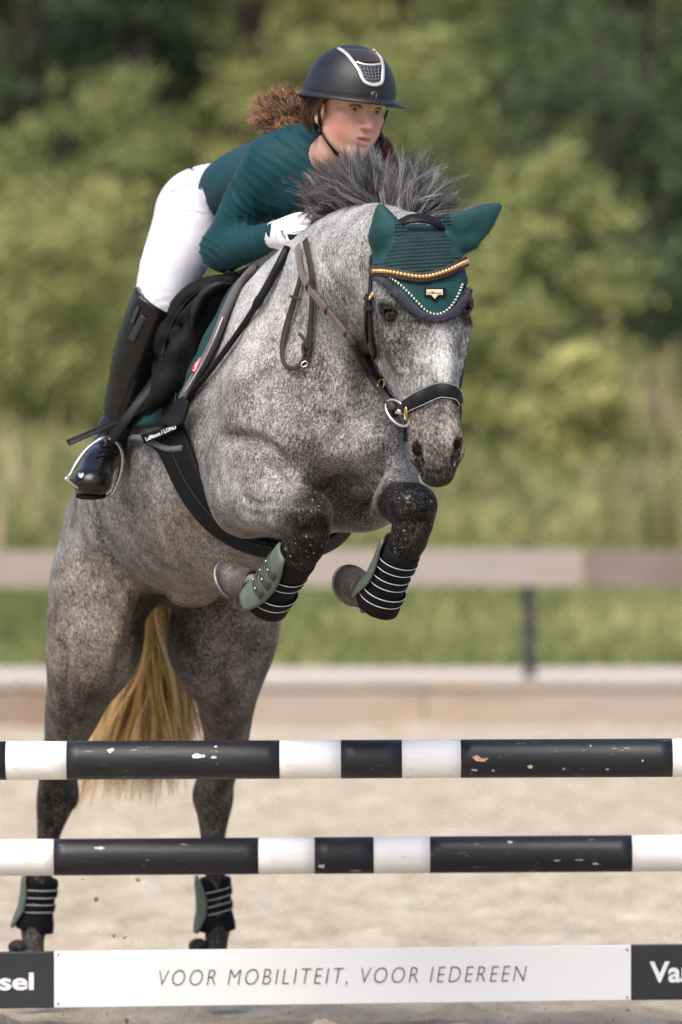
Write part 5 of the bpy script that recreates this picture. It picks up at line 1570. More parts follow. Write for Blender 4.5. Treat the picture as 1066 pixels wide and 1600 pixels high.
# girth label
V, F, _, _ = ruled(HBVH, [(222, 680), (247, 672), (272, 662)], [(227, 693), (251, 683), (277, 672)], 16, 6, .036, .004, miss=.16); link('label', mesh('label', V, F), neo, saddle)
text_on('lettering', 'LeMieux / LOND', (229, 689), (276, 669), HBVH, 6.0, white_print, saddle, .046, miss=.16, bold=.012)

# stirrup leathers and irons
def stirrup(side):
    if side < 0:
        Cs = [P(246, 585, .10), P(225, 618, .06), P(200, 652, .05), P(183, 676, .06), P(171, 692, .07)]
        C = resample(catmull(np.array(Cs), 5), 24); strap('stirrup_leather', C, [(-.55, -.8, -.25)] * 24, .026, .004, black_l, saddle)
        C = resample(catmull(np.array([P(238, 630, .16), P(200, 652, .20), P(160, 670, .16), P(130, 683, .14), P(106, 693, .13)]), 5), 20); so = strap('stirrup_leather', C, [(-.35, -.75, .55)] * 20, .022, .004, black_l, saddle)
        ring = [(168, 684), (178, 688), (187, 698), (191, 715), (189, 735), (183, 755), (174, 773), (160, 776), (135, 768), (108, 750), (112, 738), (122, 720), (134, 704), (148, 692), (160, 685)]
        Yv = [.07, .075, .085, .10, .11, .12, .12, .10, .06, .02, .015, .02, .035, .05, .06]
        Cr = np.array([P(x, y, Y) for (x, y), Y in zip(ring, Yv)])
    else:
        Cs = [P(560, 600, .38), P(580, 670, .40), P(600, 735, .38)]; C = resample(catmull(np.array(Cs), 5), 16); strap('stirrup_leather', C, [(.6, -.6, .0)] * 16, .026, .004, black_l, saddle)
        Cr = np.array([P(600, 732, .36) + np.array([.065 * math.sin(a), .01, -.075 + .075 * math.cos(a)]) for a in np.linspace(0, 2 * math.pi, 14, endpoint=False)])
    q = catmull(np.vstack([Cr, Cr[:1]]), 5)[:-1]
    V, F = sweep(q, disc(.0055, 8, .0085), up=(0, 1, .2), closed=True); link('stirrup_iron', mesh('stirrup_iron', V, F), steel, saddle)
stirrup(-1); stirrup(1)
V, F = uvsphere(P(104, 748, .02), .006); link('stirrup_bolt', mesh('stirrup_bolt', V, F), steel, saddle)

# cord from the hand to the girth (running strap)
cordt = tag(empty('breast_strap', tuple(P(370, 520, -.1))), 'long black cord strap running from beside the glove down to the girth', 'strap')
C, N = trace(HBVH, [(449, 388), (432, 422), (412, 458), (384, 503), (352, 548), (320, 590), (292, 622), (282, 636)], 50, .014, smooth=8)
cs = np.interp(np.linspace(0, 1, 50), [0, .28, .32, .36, 1], [1.35, 1.3, 1.6, 1.0, .9]); V, F = sweep(C, disc(.0085, 10), up=(.3, .9, .2), scale=cs); link('cord', mesh('cord', V, F), black_l, cordt)
V, F, _, _ = ruled(HBVH, [(252, 658), (270, 634), (288, 620)], [(268, 668), (288, 660), (296, 628)], 14, 8, .040, .006, miss=.12); link('leather_patch', mesh('leather_patch', V, F), black_l, cordt)
# ================================================================== ear bonnet
NF = Field((-.02, -1.32, 1.68), (.46, -.70, 2.22), .0052)
head_prims(NF, .008)
leaf(*EARL, F=NF, grow=.008); leaf(*EARR, F=NF, grow=.008, fat=.8)
def lobe(pts, ra, rb, up): NF.tube(pts, ra, rb, up=up, k=.015)
# the right ear cover hangs wide and loose
lobe([P(690, 375, -.9), P(720, 362, -.93), P(752, 347, -.93), P(775, 327, -.92)], [.045, .052, .036, .010], [.016, .018, .014, .006], nrm((.15, -.95, -.2)))
lobe([P(708, 385, -.92), P(740, 378, -.93)], [.026, .018], [.014, .012], nrm((.15, -.95, -.2)))
lobe([P(614, 395, -.92), P(604, 365, -.95), P(595, 330, -.95)], [.050, .049, .012], [.024, .024, .010], nrm((-.35, -.92, .1)))
NF.tube([P(598, 348, -.985), P(598, 372, -1.0), P(604, 392, -1.0)], [.006, .012, .008], k=.02, cut=True)
NF.tube([P(586, 345, -1.0), P(590, 372, -1.01), P(600, 392, -1.0)], [.005, .009, .006], k=.015, cut=True)
NF.tube([P(700, 372, -.96), P(728, 366, -.965), P(756, 346, -.96)], [.006, .010, .005], k=.015, cut=True)
NF.tube([P(712, 384, -.96), P(735, 380, -.96)], [.006, .008], k=.012, cut=True)
NF.mesh('tmp', smooth=3)
NVv, NQ = NF.V, NF.Q; del NF.F
# keep what lies above the v-shaped hem
vx = 533 + NVv[:, 0] * FPX / (CAM_D + NVv[:, 1]); vy = 800 - (NVv[:, 2] - CAM_Z) * FPX / (CAM_D + NVv[:, 1])
hem = np.array([(560, 418), (584, 424), (598, 430), (612, 440), (628, 464), (644, 483), (660, 494), (681, 500), (702, 493), (716, 480), (726, 464), (732, 440), (736, 424), (760, 410), (800, 405)])
keep = vy < np.interp(vx, hem[:, 0], hem[:, 1])
hl = (NVv - HO) @ ha; hff = (NVv - HO) @ hf
ear_zone = (np.linalg.norm(np.cross(NVv - EARL[0], nrm(EARL[1] - EARL[0])), axis=1) < .06) & ((NVv - EARL[0]) @ nrm(EARL[1] - EARL[0]) > -.01) | (np.linalg.norm(np.cross(NVv - EARR[0], nrm(EARR[1] - EARR[0])), axis=1) < .07) & ((NVv - EARR[0]) @ nrm(EARR[1] - EARR[0]) > -.01)
keep &= (hff > -.115 + .45 * np.clip(hl - .03, 0, .1)) | ear_zone
mk = keep[NQ].all(1)
ids = np.unique(NQ[mk]); rem = -np.ones(len(NVv), int); rem[ids] = np.arange(len(ids))
BNV = NVv[ids]; BNQ = rem[NQ[mk]]
BNB = bvh_of(BNV, BNQ)
def bonnet_material():
    t = NT('teal_crochet'); g = t.geo()
    at = t.n('VertexColor'); at.layer_name = 'knit'; sp = t.n('SeparateColor'); t.put(sp.inputs[0], at.outputs[0])
    mp = t.n('Mapping'); t.put(mp.inputs[0], g); mp.inputs['Rotation'].default_value = (0, R(4), R(-12))
    w1 = t.n('TexWave', wave_type='BANDS', bands_direction='Z'); t.put(w1.inputs['Vector'], mp.outputs[0]); w1.inputs['Scale'].default_value = 34; w1.inputs['Distortion'].default_value = 1.2; w1.inputs['Detail'].default_value = 2; w1.inputs['Detail Scale'].default_value = 6
    w2 = t.n('TexWave', wave_type='BANDS', bands_direction='X'); t.put(w2.inputs['Vector'], mp.outputs[0]); w2.inputs['Scale'].default_value = 42; w2.inputs['Distortion'].default_value = 1.5; w2.inputs['Detail'].default_value = 2; w2.inputs['Detail Scale'].default_value = 6
    h = t.math('MULTIPLY', w1.outputs[1], t.math('ADD', t.math('MULTIPLY', w2.outputs[1], .8), .2))
    h = t.math('MULTIPLY', h, sp.outputs[0])
    base = t.mix(t.mapr(t.noise(30, 4), .3, .7), (.003, .030, .032), (.0045, .048, .049))
    col = t.mix(t.math('MULTIPLY', sp.outputs[0], t.mapr(h, .0, .5, .75, 0)), base, (.0008, .007, .008))
    return t.done(col, .62, t.bump(h, .005), Sheen_Weight=.05, Specular_IOR_Level=.25)
bon = tag(empty('ear_bonnet', tuple(P(660, 420, -.95))), 'teal crochet ear bonnet with navy fringe on the horse head', 'ear bonnet')
bme = mesh_np('hood', BNV, BNQ)
bl_ = (BNV - HO) @ ha; bvx = vx[ids]; bvy = vy[ids]
inV = bvy > np.interp(bvx, [600, 625, 650, 700, 715, 730], [434, 441, 446, 440, 436, 425])
earm = ear_zone[ids] & ((bvx < 618) | (bvx > 694)) | (bvx > 704) & (bvy < 400)
knit = np.where(inV & (bvx > 612) & (bvx < 724) | earm, 0.0, 1.0)
color_attr(bme, 'knit', np.stack([knit] * 3 + [np.ones_like(knit)], 1))
link('hood', bme, bonnet_material(), bon)
hp = [(590, 431), (606, 438), (622, 456), (638, 476), (656, 491), (681, 498), (704, 490), (719, 474), (728, 455), (733, 436)]
C, N = trace(HBVH, hp, 50, .004, smooth=3)
fr_pts = []
T, S, U = frames(C, N)
out_s = np.sign(S[25] @ np.array([0, 0, -1])); 
strap('fringe_band', C, N, .016, .011, navy, bon)
# looped fringe: short fuzzy strands
fr = np.random.RandomState(3); PA = []; WI = []
Cd = resample(np.hstack([C, N, S * out_s]), 460)
for q in Cd:
    for _ in range(3):
        a = q[:3] + q[6:9] * .004 + q[3:6] * fr.uniform(.004, .012); l = fr.uniform(.004, .010)
        PA.append([a, a + q[6:9] * l * .7 + q[3:6] * .003 + fr.normal(0, .001, 3), a + q[6:9] * l + fr.normal(0, .0015, 3)]); WI.append([.0011, .0011, .0008])
link('fringe', strands('fringe', PA, WI), navy, bon)
rp_ = [(604, 430), (622, 442), (640, 459), (655, 475), (668, 487), (686, 491), (703, 481), (715, 463), (724, 442)]
C, N = trace(BNB, rp_, 90, .003, smooth=3)
Cc = resample(np.hstack([C, N]), 64)
silv = plain('silver_rope', (.62, .60, .48), .5)
parts_a = []; parts_b = []
for i in range(63):
    a, b_ = Cc[i, :3], Cc[i + 1, :3]; T_ = b_ - a; s_ = np.cross(nrm(T_), Cc[i, 3:])
    (parts_a if i % 2 else parts_b).append(sweep([a - s_ * .0016, b_ + s_ * .0016], disc(.0026, 6), nr=[Cc[i, 3:]] * 2))
for nm, pr, mt in (('rope_edging', parts_a, silv), ('rope_edging', parts_b, teal_pad)):
    V, F = merge(pr); o = link(nm, mesh(nm, V, F), mt, bon); o['kind'] = 'stuff'
# badge
def flat_poly(name, pts, bvh, off, th, mat, parent):
    c, nn = ray(bvh, float(np.mean([p[0] for p in pts])), float(np.mean([p[1] for p in pts])), off)
    top = []
    for x, y in pts:
        d = nrm(P(x, y, 0) - np.array(CAMP)); tt = np.dot(c + nn * th - np.array(CAMP), nn) / np.dot(d, nn); top.append(np.array(CAMP) + d * tt)
    n_ = len(top); V = [p - nn * th for p in top] + top
    F = [tuple(range(n_)), tuple(range(n_, 2 * n_))[::-1]] + [(i, n_ + i, n_ + (i + 1) % n_, (i + 1) % n_) for i in range(n_)]
    return link(name, mesh(name, V, F, smooth=False), mat, parent)
flat_poly('badge_backing', [(664, 450), (697, 450), (697, 463), (688, 463), (680, 471), (672, 463), (664, 463)], BNB, .0, .006, neo, bon)
flat_poly('badge', [(666.5, 452), (692, 452), (692, 460.5), (685, 460.5), (679.5, 466.5), (674, 460.5), (666.5, 460.5)], BNB, .006, .002, plain('pale_gold_badge', (.75, .58, .38), .35, .1, 60, Metallic=.5), bon)
text_on('lettering', 'LeMieux', (668, 459.2), (690.5, 459.2), BNB, 4.2, plain('badge_print', (.12, .08, .05), .6), bon, .0095, bold=.01)

# ================================================================== bridle
bri = tag(empty('bridle', tuple(P(650, 560, -1.0))), 'black leather bridle with gold beaded browband and reins', 'bridle')
# browband
bp = [(576, 427), (590, 424), (610, 426), (635, 431), (655, 434), (675, 432), (700, 424), (716, 415), (728, 409)]
C, N = trace(BNB, bp, 60, .002, smooth=6, miss=-.95)
bb = strap('browband', C, N, .026, .007, brown_l, bri)
sb = uvsphere((0, 0, 0), 1, n=10, m=6)
Cb = resample(np.hstack([C, N])[5:-1], 34)
bead_me = mesh('bead', [tuple(np.array(p) * (.0058, .0058, .0058)) for p in sb[0]], sb[1]); bead_me.materials.append(gold)
for q in Cb:
    o = bpy.data.objects.new('bead', bead_me); COL.objects.link(o); o.parent = bb; o.location = q[:3] + q[3:] * .0085 - np.array((0, 0, .0)) ; o.matrix_parent_inverse = Matrix.Identity(4)
# headpiece over the poll
C = resample(catmull(np.array([P(590, 395, -.88), P(604, 374, -.9), P(618, 356, -.93), P(638, 345, -.955), P(658, 343, -.955), P(678, 348, -.945), P(693, 358, -.92), P(706, 374, -.88)]), 6), 40)
strap('headpiece', C, [nrm(c - H(0, -.10, .10)) for c in C], .034, .008, black_l, bri)
def onface(name, pts, w, t, mat, off=.002, n=36, miss=None, parent=bri, smooth=5):
    C, N = trace(HBVH, pts, n, off, smooth=smooth, miss=miss); return strap(name, C, N, w, t, mat, parent), C, N
onface('cheekpiece', [(582, 400), (581, 430), (579, 462), (579, 500), (583, 540), (590, 575), (598, 600)], .016, .006, black_l, .004, miss=-.93)
onface('cheekpiece', [(574, 462), (573, 500), (575, 540), (586, 580), (597, 606)], .013, .006, black_l, .003, miss=-.88)
onface('strap_end', [(574, 468), (572, 500), (571, 534)], .011, .004, black_l, .010, miss=-.9, n=14)
for y_ in (466, 482, 560): onface('keeper', [(570, y_), (577, y_ + 1), (584, y_)], .010, .004, black_l, .010, miss=-.9, n=8, smooth=1)
# noseband
C, N = trace(HBVH, [(597, 602), (604, 618), (614, 632), (628, 638), (645, 630), (662, 619), (682, 611), (700, 610), (712, 617), (717, 632)], 60, .002, smooth=6, miss=-1.0)
sc = np.interp(np.linspace(0, 1, 60), [0, .15, .3, .5, .8, 1], [.55, .62, .95, 1.1, 1.05, .85])
nbo = strap('noseband', C, N, .038, .009, black_l, bri, scale=np.stack([sc, np.ones_like(sc)], 1))
T, S, U = frames(C, N)
for s in (-.44, .44):
    cord('stitching', C + S * (.038 * s * sc)[:, None] + N * .0088, .0007, white_line, nbo, 5)
onface('noseband', [(571, 555), (578, 580), (588, 600), (600, 612)], .016, .006, black_l, .004, miss=-.9, n=16)
onface('flash_strap', [(630, 640), (632, 655), (633, 672), (633, 690)], .012, .005, black_l, .004, n=14, miss=-1.0)
onface('flash_strap', [(596, 606), (604, 622), (612, 640), (618, 652)], .020, .008, black_l, .006, n=14, miss=-.95)
# far side pieces
C = resample(catmull(np.array([P(724, 470, -.94), P(729, 520, -.96), P(722, 575, -.98), P(716, 612, -1.0)]), 5), 20); strap('cheekpiece', C, [nrm(hs + .3 * hf)] * 20, .014, .006, black_l, bri)
C = resample(np.array([P(716, 620, -1.02), P(718, 645, -1.01), P(716, 662, -1.0)]), 10); strap('flash_strap', C, [nrm(hs + .5 * hf)] * 10, .014, .006, black_l, bri)
# bit ring and buckles
def ringlet(name, c, ax, ay, rx, ry, r, mat, parent, n=28):
    C = [np.asarray(c) + np.asarray(ax) * rx * math.cos(a) + np.asarray(ay) * ry * math.sin(a) for a in np.linspace(0, 2 * math.pi, n, endpoint=False)]
    V, F = sweep(C, disc(r, 8), nr=[nrm(np.cross(ax, ay))] * n, closed=True); return link(name, mesh(name, V, F), mat, parent)
bc, bn = ray(HBVH, 622, 645, .012, -1.0)
ra_ = nrm(P(633, 668, -1.0) - P(611, 622, -.96)); rb_ = nrm(np.cross(ra_, (0, 0, 1))); rb_ = nrm(rb_ * .6 + np.array((0, 1, 0)) * .8)
ringlet('bit_ring', P(622, 645, -1.00), ra_, rb_, .040, .034, .0036, steel, bri)
C = [H(-.085, -.04, .455), H(0, -.03, .47), H(.08, -.04, .455)]; cord('bit_mouthpiece', resample(catmull(np.array(C), 6), 14), .007, steel, bri)
for (x, y, w_, h_) in ((595.5, 600, 5, 9), (634, 646, 4, 10), (580, 462, 5, 7)):
    c, nn = ray(HBVH, x, y, .013, -.95); ay = nrm(np.array((.25, 0, 1.0)) - nn * nn[2]); ax = np.cross(ay, nn)
    s_ = 15.7 / FPX; ringlet('buckle', c, ax, ay, w_ * s_, h_ * s_, .0020, brass, bri, 16)
# reins
C, N = trace(HBVH, [(466, 386), (470, 412), (474, 432), (492, 460), (512, 484), (534, 510), (552, 536)], 50, .010, smooth=6)
web = cloth('taupe_rein_webbing', (.115, .088, .070), .85, 600, .0012)
r1 = strap('rein', C, N, .022, .006, web, bri)
T, S, U = frames(C, N)
for i in (18, 31, 44):
    Cc = [C[i] - S[i] * .0125 + N[i] * .003, C[i] + N[i] * .008, C[i] + S[i] * .0125 + N[i] * .003]; V, F = sweep(Cc, rect(.007, .003), nr=[N[i]] * 3); link('rein_stop', mesh('rein_stop', V, F), brown_l, r1)
for s in (-.006, 0, .006): cord('rib', C[16:] + S[16:] * s + N[16:] * .0060, .0008, web, r1, 5)
C2, N2 = trace(HBVH, [(550, 533), (562, 555), (574, 580), (592, 606)], 20, .011, smooth=4); C2 = np.vstack([C[-4:-1], C2, [P(606, 625, -.97), P(616, 640, -1.0)]]); N2 = np.vstack([N[-4:-1], N2, N2[-1:], N2[-1:]])
strap('rein', C2, N2, .017, .005, brown_l, bri)
lp = [(478, 376), (484, 405), (488, 432), (489, 470), (486, 512), (482, 548), (474, 568), (460, 577), (447, 572), (441, 556), (444, 528), (452, 498), (461, 470), (468, 446), (472, 430)]
C, N = trace(HBVH, lp, 90, .010, smooth=5)
V, F = sweep(C, rect(.018, .005), nr=N, scale=np.stack([np.interp(np.linspace(0, 1, 90), [0, .35, .5, .56, .66, .74, 1], [1.1, 1.1, 1.1, .7, .55, 1, 1.15]), np.ones(90)], 1)); r2 = link('rein', mesh('rein', V, F), brown_l, bri)
c, nn = ray(HBVH, 476, 569, .018); ringlet('rein_buckle', c, nrm((.8, 0, .5)), nrm((-.5, 0, .8)), .009, .006, .0018, steel, bri, 14)
onface('keeper', [(478, 536), (474, 545), (478, 556)], .008, .010, brown_l, .015, n=8)
onface('keeper', [(456, 463), (463, 465), (471, 467)], .008, .005, brown_l, .014, n=8, smooth=1); onface('rein_end', [(480, 546), (478, 532), (472, 524), (468, 522)], .009, .004, brown_l, .016, n=10)
# the far rein, on the other side of the neck
C = resample(catmull(np.array([LWR + LHD * .07, P(600, 430, -.35), P(690, 520, -.7), P(712, 640, -.98)]), 6), 30); strap('rein', C, [nrm((.8, -.3, .3))] * 30, .018, .005, brown_l, bri)

# ================================================================== tendon boots
def leg_boot(label, top, bot, ra, rb, up, shell_dir, lines, tabs=False, shellw=.034, low=.0, nm='tendon_boot', shell_len=1.0):
    top = np.asarray(top); bot = np.asarray(bot); ax = nrm(bot - top); L = np.linalg.norm(bot - top)
    root = tag(empty(nm, tuple(bot)), label, 'leg boot', 'tendon boots on the horse legs')
    sd = nrm(np.asarray(shell_dir) - ax * np.dot(shell_dir, ax)); sq = np.cross(ax, sd)
    n = 22; C = np.array([top + (bot - top) * t for t in np.linspace(0, 1, n)])
    prof = np.interp(np.linspace(0, 1, n), [0, .06, .35, .62, .85, 1], [.96, 1.03, .97, .98, 1.16, 1.20])
    V, F = sweep(C, disc(1, 20), nr=[sd] * n, scale=np.stack([prof * ra, prof * rb], 1))
    link('sleeve', mesh('sleeve', V, F), neo, root)
    def loop(t, grow, tilt):
        c = top + (bot - top) * t; p = np.interp(t, np.linspace(0, 1, n), prof)
        return [c + sq * math.cos(a) * (ra * p + grow) + sd * math.sin(a) * (rb * p + grow) + ax * tilt * math.sin(a + .6) for a in np.linspace(0, 2 * math.pi, 30, endpoint=False)]
    for t, wd in lines:
        lo_ = np.array(loop(t, .0005, .010)); cen = top + (bot - top) * t
        nr_ = [nrm((p - cen) - ax * np.dot(p - cen, ax)) for p in lo_]
        V, F = sweep(lo_, rect(wd, .003), nr=nr_, closed=True); so = link('strap', mesh('strap', V, F), neo, root)
        for s in (-.5, .5):
            q = lo_ + ax * wd * s + np.array(nr_) * .0030; V, F = sweep(q, disc(.0012, 6), nr=nr_, closed=True); link('piping', mesh('piping', V, F), white_line, so)
    # hard shell on one side
    m, kk = 18, 9; G = []
    for i, t in enumerate(np.linspace(-.04, 1.02, m)):
        tt = np.clip(t, 0, 1); c = top + (bot - top) * t; p = np.interp(tt, np.linspace(0, 1, n), prof)
        half = .95 * math.sin(math.pi * (.12 + .80 * (i / (m - 1)))) ** .6
        G.append([c + sd * math.cos(a) * (rb * p + .007) + sq * math.sin(a) * (ra * p + .007) for a in np.linspace(-half, half, kk)])
    G = np.array(G); cc = np.array([top + (bot - top) * t for t in np.linspace(-.04, 1.02, m)])[:, None]
    O = G + (G - cc) / np.linalg.norm(G - cc, axis=2)[..., None] * .006
    k2 = m * kk; V = np.vstack([G.reshape(-1, 3), O.reshape(-1, 3)]); F = []
    for i in range(m - 1):
        for j in range(kk - 1):
            a = i * kk + j; F += [(a, a + 1, a + kk + 1, a + kk), (k2 + a, k2 + a + kk, k2 + a + kk + 1, k2 + a + 1)]
        a = i * kk; F.append((a, a + kk, k2 + a + kk, k2 + a)); a = i * kk + kk - 1; F.append((a, k2 + a, k2 + a + kk, a + kk))
    for j in range(kk - 1): F.append((j, k2 + j, k2 + j + 1, j + 1)); a = (m - 1) * kk + j; F.append((a, a + 1, k2 + a + 1, k2 + a))
    sh = link('shell', mesh('shell', V, F), green_shell, root)
    if tabs:
        for t in (.30, .50, .70):
            i = int(t * (m - 1)); rowc = O[i]; nr_ = (rowc - cc[i]) / np.linalg.norm(rowc - cc[i], axis=1)[:, None]
            V, F = sweep(rowc[1:], rect(.024, .004), nr=nr_[1:]); tb = link('fastening_tab', mesh('fastening_tab', V, F), shell_dark, root)
            for j in (3, 5):
                V, F = uvsphere(rowc[j] + nr_[j] * .005, .0032, n=8, m=5); link('stud', mesh('stud', V, F), steel, tb)
    return root
LN = [(.30, .022), (.58, .022)]
leg_boot('grey green tendon boot with studded tabs on the right foreleg', P(468, 868, -.60), P(416, 944, -.46), .047, .050, (0, 0, 1), (-.75, -.55, .25), [(.42, .026), (.78, .026)], tabs=True)
leg_boot('black strapped tendon boot on the lifted left foreleg', P(630, 858, -.685), P(590, 945, -.57), .045, .048, (0, 0, 1), (-.75, .45, .0), [(.25, .024), (.52, .024), (.79, .024)])
leg_boot('tendon boot with pale piping on the right hind leg', P(67, 1372, 1.36), P(54, 1452, 1.388), .037, .046, (0, 0, 1), (-.8, .1, 0), LN)
leg_boot('tendon boot with grey green outer shell on the left hind leg', P(336, 1372, 1.44), P(339, 1452, 1.468), .036, .046, (0, 0, 1), (-.95, -.2, 0), LN)

# ================================================================== person
skin_t = NT('skin'); at = skin_t.n('VertexColor'); at.layer_name = 'skin'
sn = skin_t.noise(260, 3, .6); fr_n = skin_t.noise(150, 2, .5)
skc = skin_t.mix(skin_t.mapr(fr_n, .62, .75, 0, .30), at.outputs[0], (.36, .17, .11))
skin_m = skin_t.done(skc, .48, skin_t.bump(sn, .0005), Subsurface_Weight=.12, Subsurface_Radius=(.012, .004, .002), Specular_IOR_Level=.4)
V = RV; ls = (V - RO) @ rs / RS; lf = (V - RO) @ rf / RS; lu = (V - RO) @ ru / RS
col = np.tile([.52, .30, .22], (len(V), 1))
def paint(c, w):
    global col
    w = np.clip(w, 0, 1)[:, None]; col = col * (1 - w) + np.array(c) * w
head_ = np.linalg.norm(V - RO, axis=1) < .2
g2 = lambda x, y, z, r: np.exp(-(((ls - x) ** 2 + (lf - y) ** 2 + (lu - z) ** 2) / r ** 2)) * head_
for sg in (-1, 1):
    paint((.52, .15, .115), .85 * g2(sg * .046, .05, -.048, .028)); paint((.55, .24, .19), .5 * g2(sg * .078, -.012, -.02, .03))
    paint((.26, .13, .10), .7 * g2(sg * .032, .078, .003, .017))  # eye-socket shadow painted into the skin colour
    bw = np.exp(-((lu - .0225 + 6 * (np.abs(ls) - .032) ** 2) / .0040) ** 2) * (np.abs(np.abs(ls) - .034) < .019) * (lf > .045) * head_; paint((.05, .026, .016), .95 * bw)
    el = np.exp(-((lu - .0095 + 22 * (np.abs(ls) - .032) ** 2) / .0022) ** 2) * (np.abs(np.abs(ls) - .033) < .016) * (lf > .05) * head_; paint((.02, .012, .01), .95 * el)
paint((.60, .26, .20), .45 * g2(0, .104, -.036, .014))
lip = np.exp(-((lu + .0745) / .0085) ** 4) * (np.abs(ls) < .025) * sm(np.abs(ls), .026, .016) * (lf > .074) * head_; paint((.46, .15, .13), .9 * lip)
mo = np.exp(-((lu + .0735) / .0024) ** 2) * (np.abs(ls) < .018) * (lf > .07) * head_; paint((.10, .03, .03), .85 * mo)
color_attr(rider_me, 'skin', np.hstack([col, np.ones((len(V), 1))]))
person = link('person', rider_me, skin_m)
tag(person, 'rider in dark helmet, teal shirt and white breeches leaning over the horse neck', 'person')
shirt_o = link('shirt', shirt_me, teal_shirt, person)
br_o = link('breeches', breech_me, white_b, person)
rb_o = link('riding_boot', rboot_me, boot_l, person); link('riding_boot', lboot_me, boot_l, person)
gl_o = link('riding_glove', rglove_me, white_g, person); link('riding_glove', lglove_me, white_g, person)
# seams
def seam(name, bvh, pts, r, mat, parent, off=.0004, n=26):
    C, N = trace(bvh, pts, n, off, smooth=2); cord(name, C, r, mat, parent, 5)
shirt_seam = plain('shirt_seam', (.02, .07, .085), .6)
seam('seam', SBVH, [(346, 233), (362, 236), (376, 232), (392, 216)], .0008, shirt_seam, shirt_o)
seam('seam', SBVH, [(436, 248), (450, 240), (470, 232), (484, 226)], .0008, shirt_seam, shirt_o)
seam('seam', SBVH, [(424, 236), (440, 258), (444, 280), (436, 300)], .0007, shirt_seam, shirt_o)
seam('seam', SBVH, [(342, 418), (370, 416), (400, 405), (425, 392)], .0008, shirt_seam, shirt_o)
bseam = cloth('breeches_seam', (.36, .36, .42), .8)
seam('seam', BBVH, [(292, 272), (306, 284), (322, 300), (338, 320)], .0014, bseam, br_o)
seam('seam', BBVH, [(268, 300), (282, 291), (300, 290)], .0012, bseam, br_o)
seam('seam', BBVH, [(255, 330), (290, 328), (330, 334)], .0009, bseam, br_o)
V_, F_, _, _ = ruled(BBVH, [(296, 263), (302, 259)], [(297, 264.6), (303, 260.6)], 5, 4, .0008, .0008, miss=.35); link('print_mark', mesh('print_mark', V_, F_), neo, br_o)
# boot top ornament and sole, spur rest
C, N = trace(RBB, [(226, 494), (219, 506), (212, 520), (206, 532)], 16, .001, smooth=3, miss=.12); cr_m = plain('crystal_trim', (.014, .014, .016), .3, .6, 900, .002, 900)
o = strap('ornament', C, N, .020, .005, cr_m, rb_o); C, N = trace(RBB, [(217, 480), (212, 492), (207, 506)], 10, .001, smooth=3, miss=.12); strap('ornament', C, N, .012, .004, cr_m, rb_o)
sol = [RTOE + np.array([.040 * math.cos(a) - .002, .0 + .050 * math.sin(a) + .026, -.030 + .008 * math.sin(a)]) for a in np.linspace(0, 2 * math.pi, 24, endpoint=False)]
Vs = sol + [p - np.array((0, 0, .009)) for p in sol]; link('sole', mesh('sole', Vs, [tuple(range(24)), tuple(range(24, 48))[::-1]] + [(i, 24 + i, 24 + (i + 1) % 24, (i + 1) % 24) for i in range(24)]), dull_l, rb_o)
flat_poly('scuff_mark', [(122, 741), (124, 738), (127, 740), (130, 738), (131, 743), (127, 747), (123, 745)], RBB, .0004, .0006, plain('pale_scuff', (.55, .54, .52), .7), rb_o)
for pts in ([(160, 700), (172, 697), (184, 702)], [(154, 708), (168, 704), (182, 710)], [(150, 716), (164, 712), (180, 718)]): 
    C, N = trace(RBB, pts, 12, .001, smooth=1, miss=.1); cord('lace', C, .0022, neo, rb_o, 6)
# glove print and black patch where the fist closes
text_on('lettering', 'Roeckl', (438, 361.5), (448.5, 378.5), GB, 4.0, neo, gl_o, .0012, miss=-.25, bold=.02)
seam('glove_seam', GB, [(434, 345), (431, 358), (432, 372), (436, 384)], .0010, cloth('glove_seam', (.5, .45, .44), .8), gl_o)
V_, F_, _, _ = ruled(GB, [(449, 366), (458, 366), (470, 368)], [(452, 374), (460, 376), (471, 378)], 8, 5, .0006, .0012, miss=-.26); link('black_patch', mesh('black_patch', V_, F_), neo, gl_o)
# eyes
scl = plain('eye_white', (.72, .68, .66), .15, .05, 60); iris = plain('brown_iris', (.045, .025, .014), .12, .3, 400)
for sg in (-1, 1):
    c = HD(sg * .0325, .0655, .0); V_, F_ = uvsphere(c, .0122 * RS, (rs, rf, ru), 20, 14); e = link('eye', mesh('eye', V_, F_), scl, person)
    look = nrm(rf + rs * .12 - ru * .02); V_, F_ = uvsphere(c + look * .0068 * RS, (.0088, .0066, .0088), (rs, rf, ru), 14, 10); link('iris', mesh('iris', V_, F_), iris, e)
# helmet ----------------------------------------------------------
helmet_m = NT('matt_navy_shell'); hn = helmet_m.noise(700, 2, .5); hb = helmet_m.noise(18, 4, .6)
helmet_m = helmet_m.done(helmet_m.mix(helmet_m.mapr(hb, .3, .7), (.007, .0075, .0095), (.012, .0125, .015)), helmet_m.mapr(hb, .3, .7, .38, .48), helmet_m.bump(hn, .0003), Specular_IOR_Level=.35)
HC = HD(0, -.012, .026)
def shellP(th, ph, g=0.0):
    ex = 2.25
    c = abs(math.cos(ph)) ** (2 / ex); s = math.sin(ph) ** (2 / ex) if ph > 0 else 0.0
    a, b, h = .113 + g, .137 + g, .133 + g
    front = math.cos(th); 
    return HC + (rs * math.sin(th) * a * c + rf * front * b * c + ru * (s * h - (0.0 if ph > 0 else 0))) 
nT, nP = 72, 22; V_ = []; F_ = []
rimdip = lambda th: -.022 * max(0, -math.cos(th)) ** 2 - .008 * (1 - math.cos(th) ** 2)
for i in range(nP):
    ph = (math.pi / 2) * (i / nP)
    for j in range(nT):
        th = 2 * math.pi * j / nT; p = shellP(th, ph); V_.append(p + ru * rimdip(th) * (1 - i / nP))
V_.append(shellP(0, math.pi / 2 - 1e-4)); top_i = len(V_) - 1
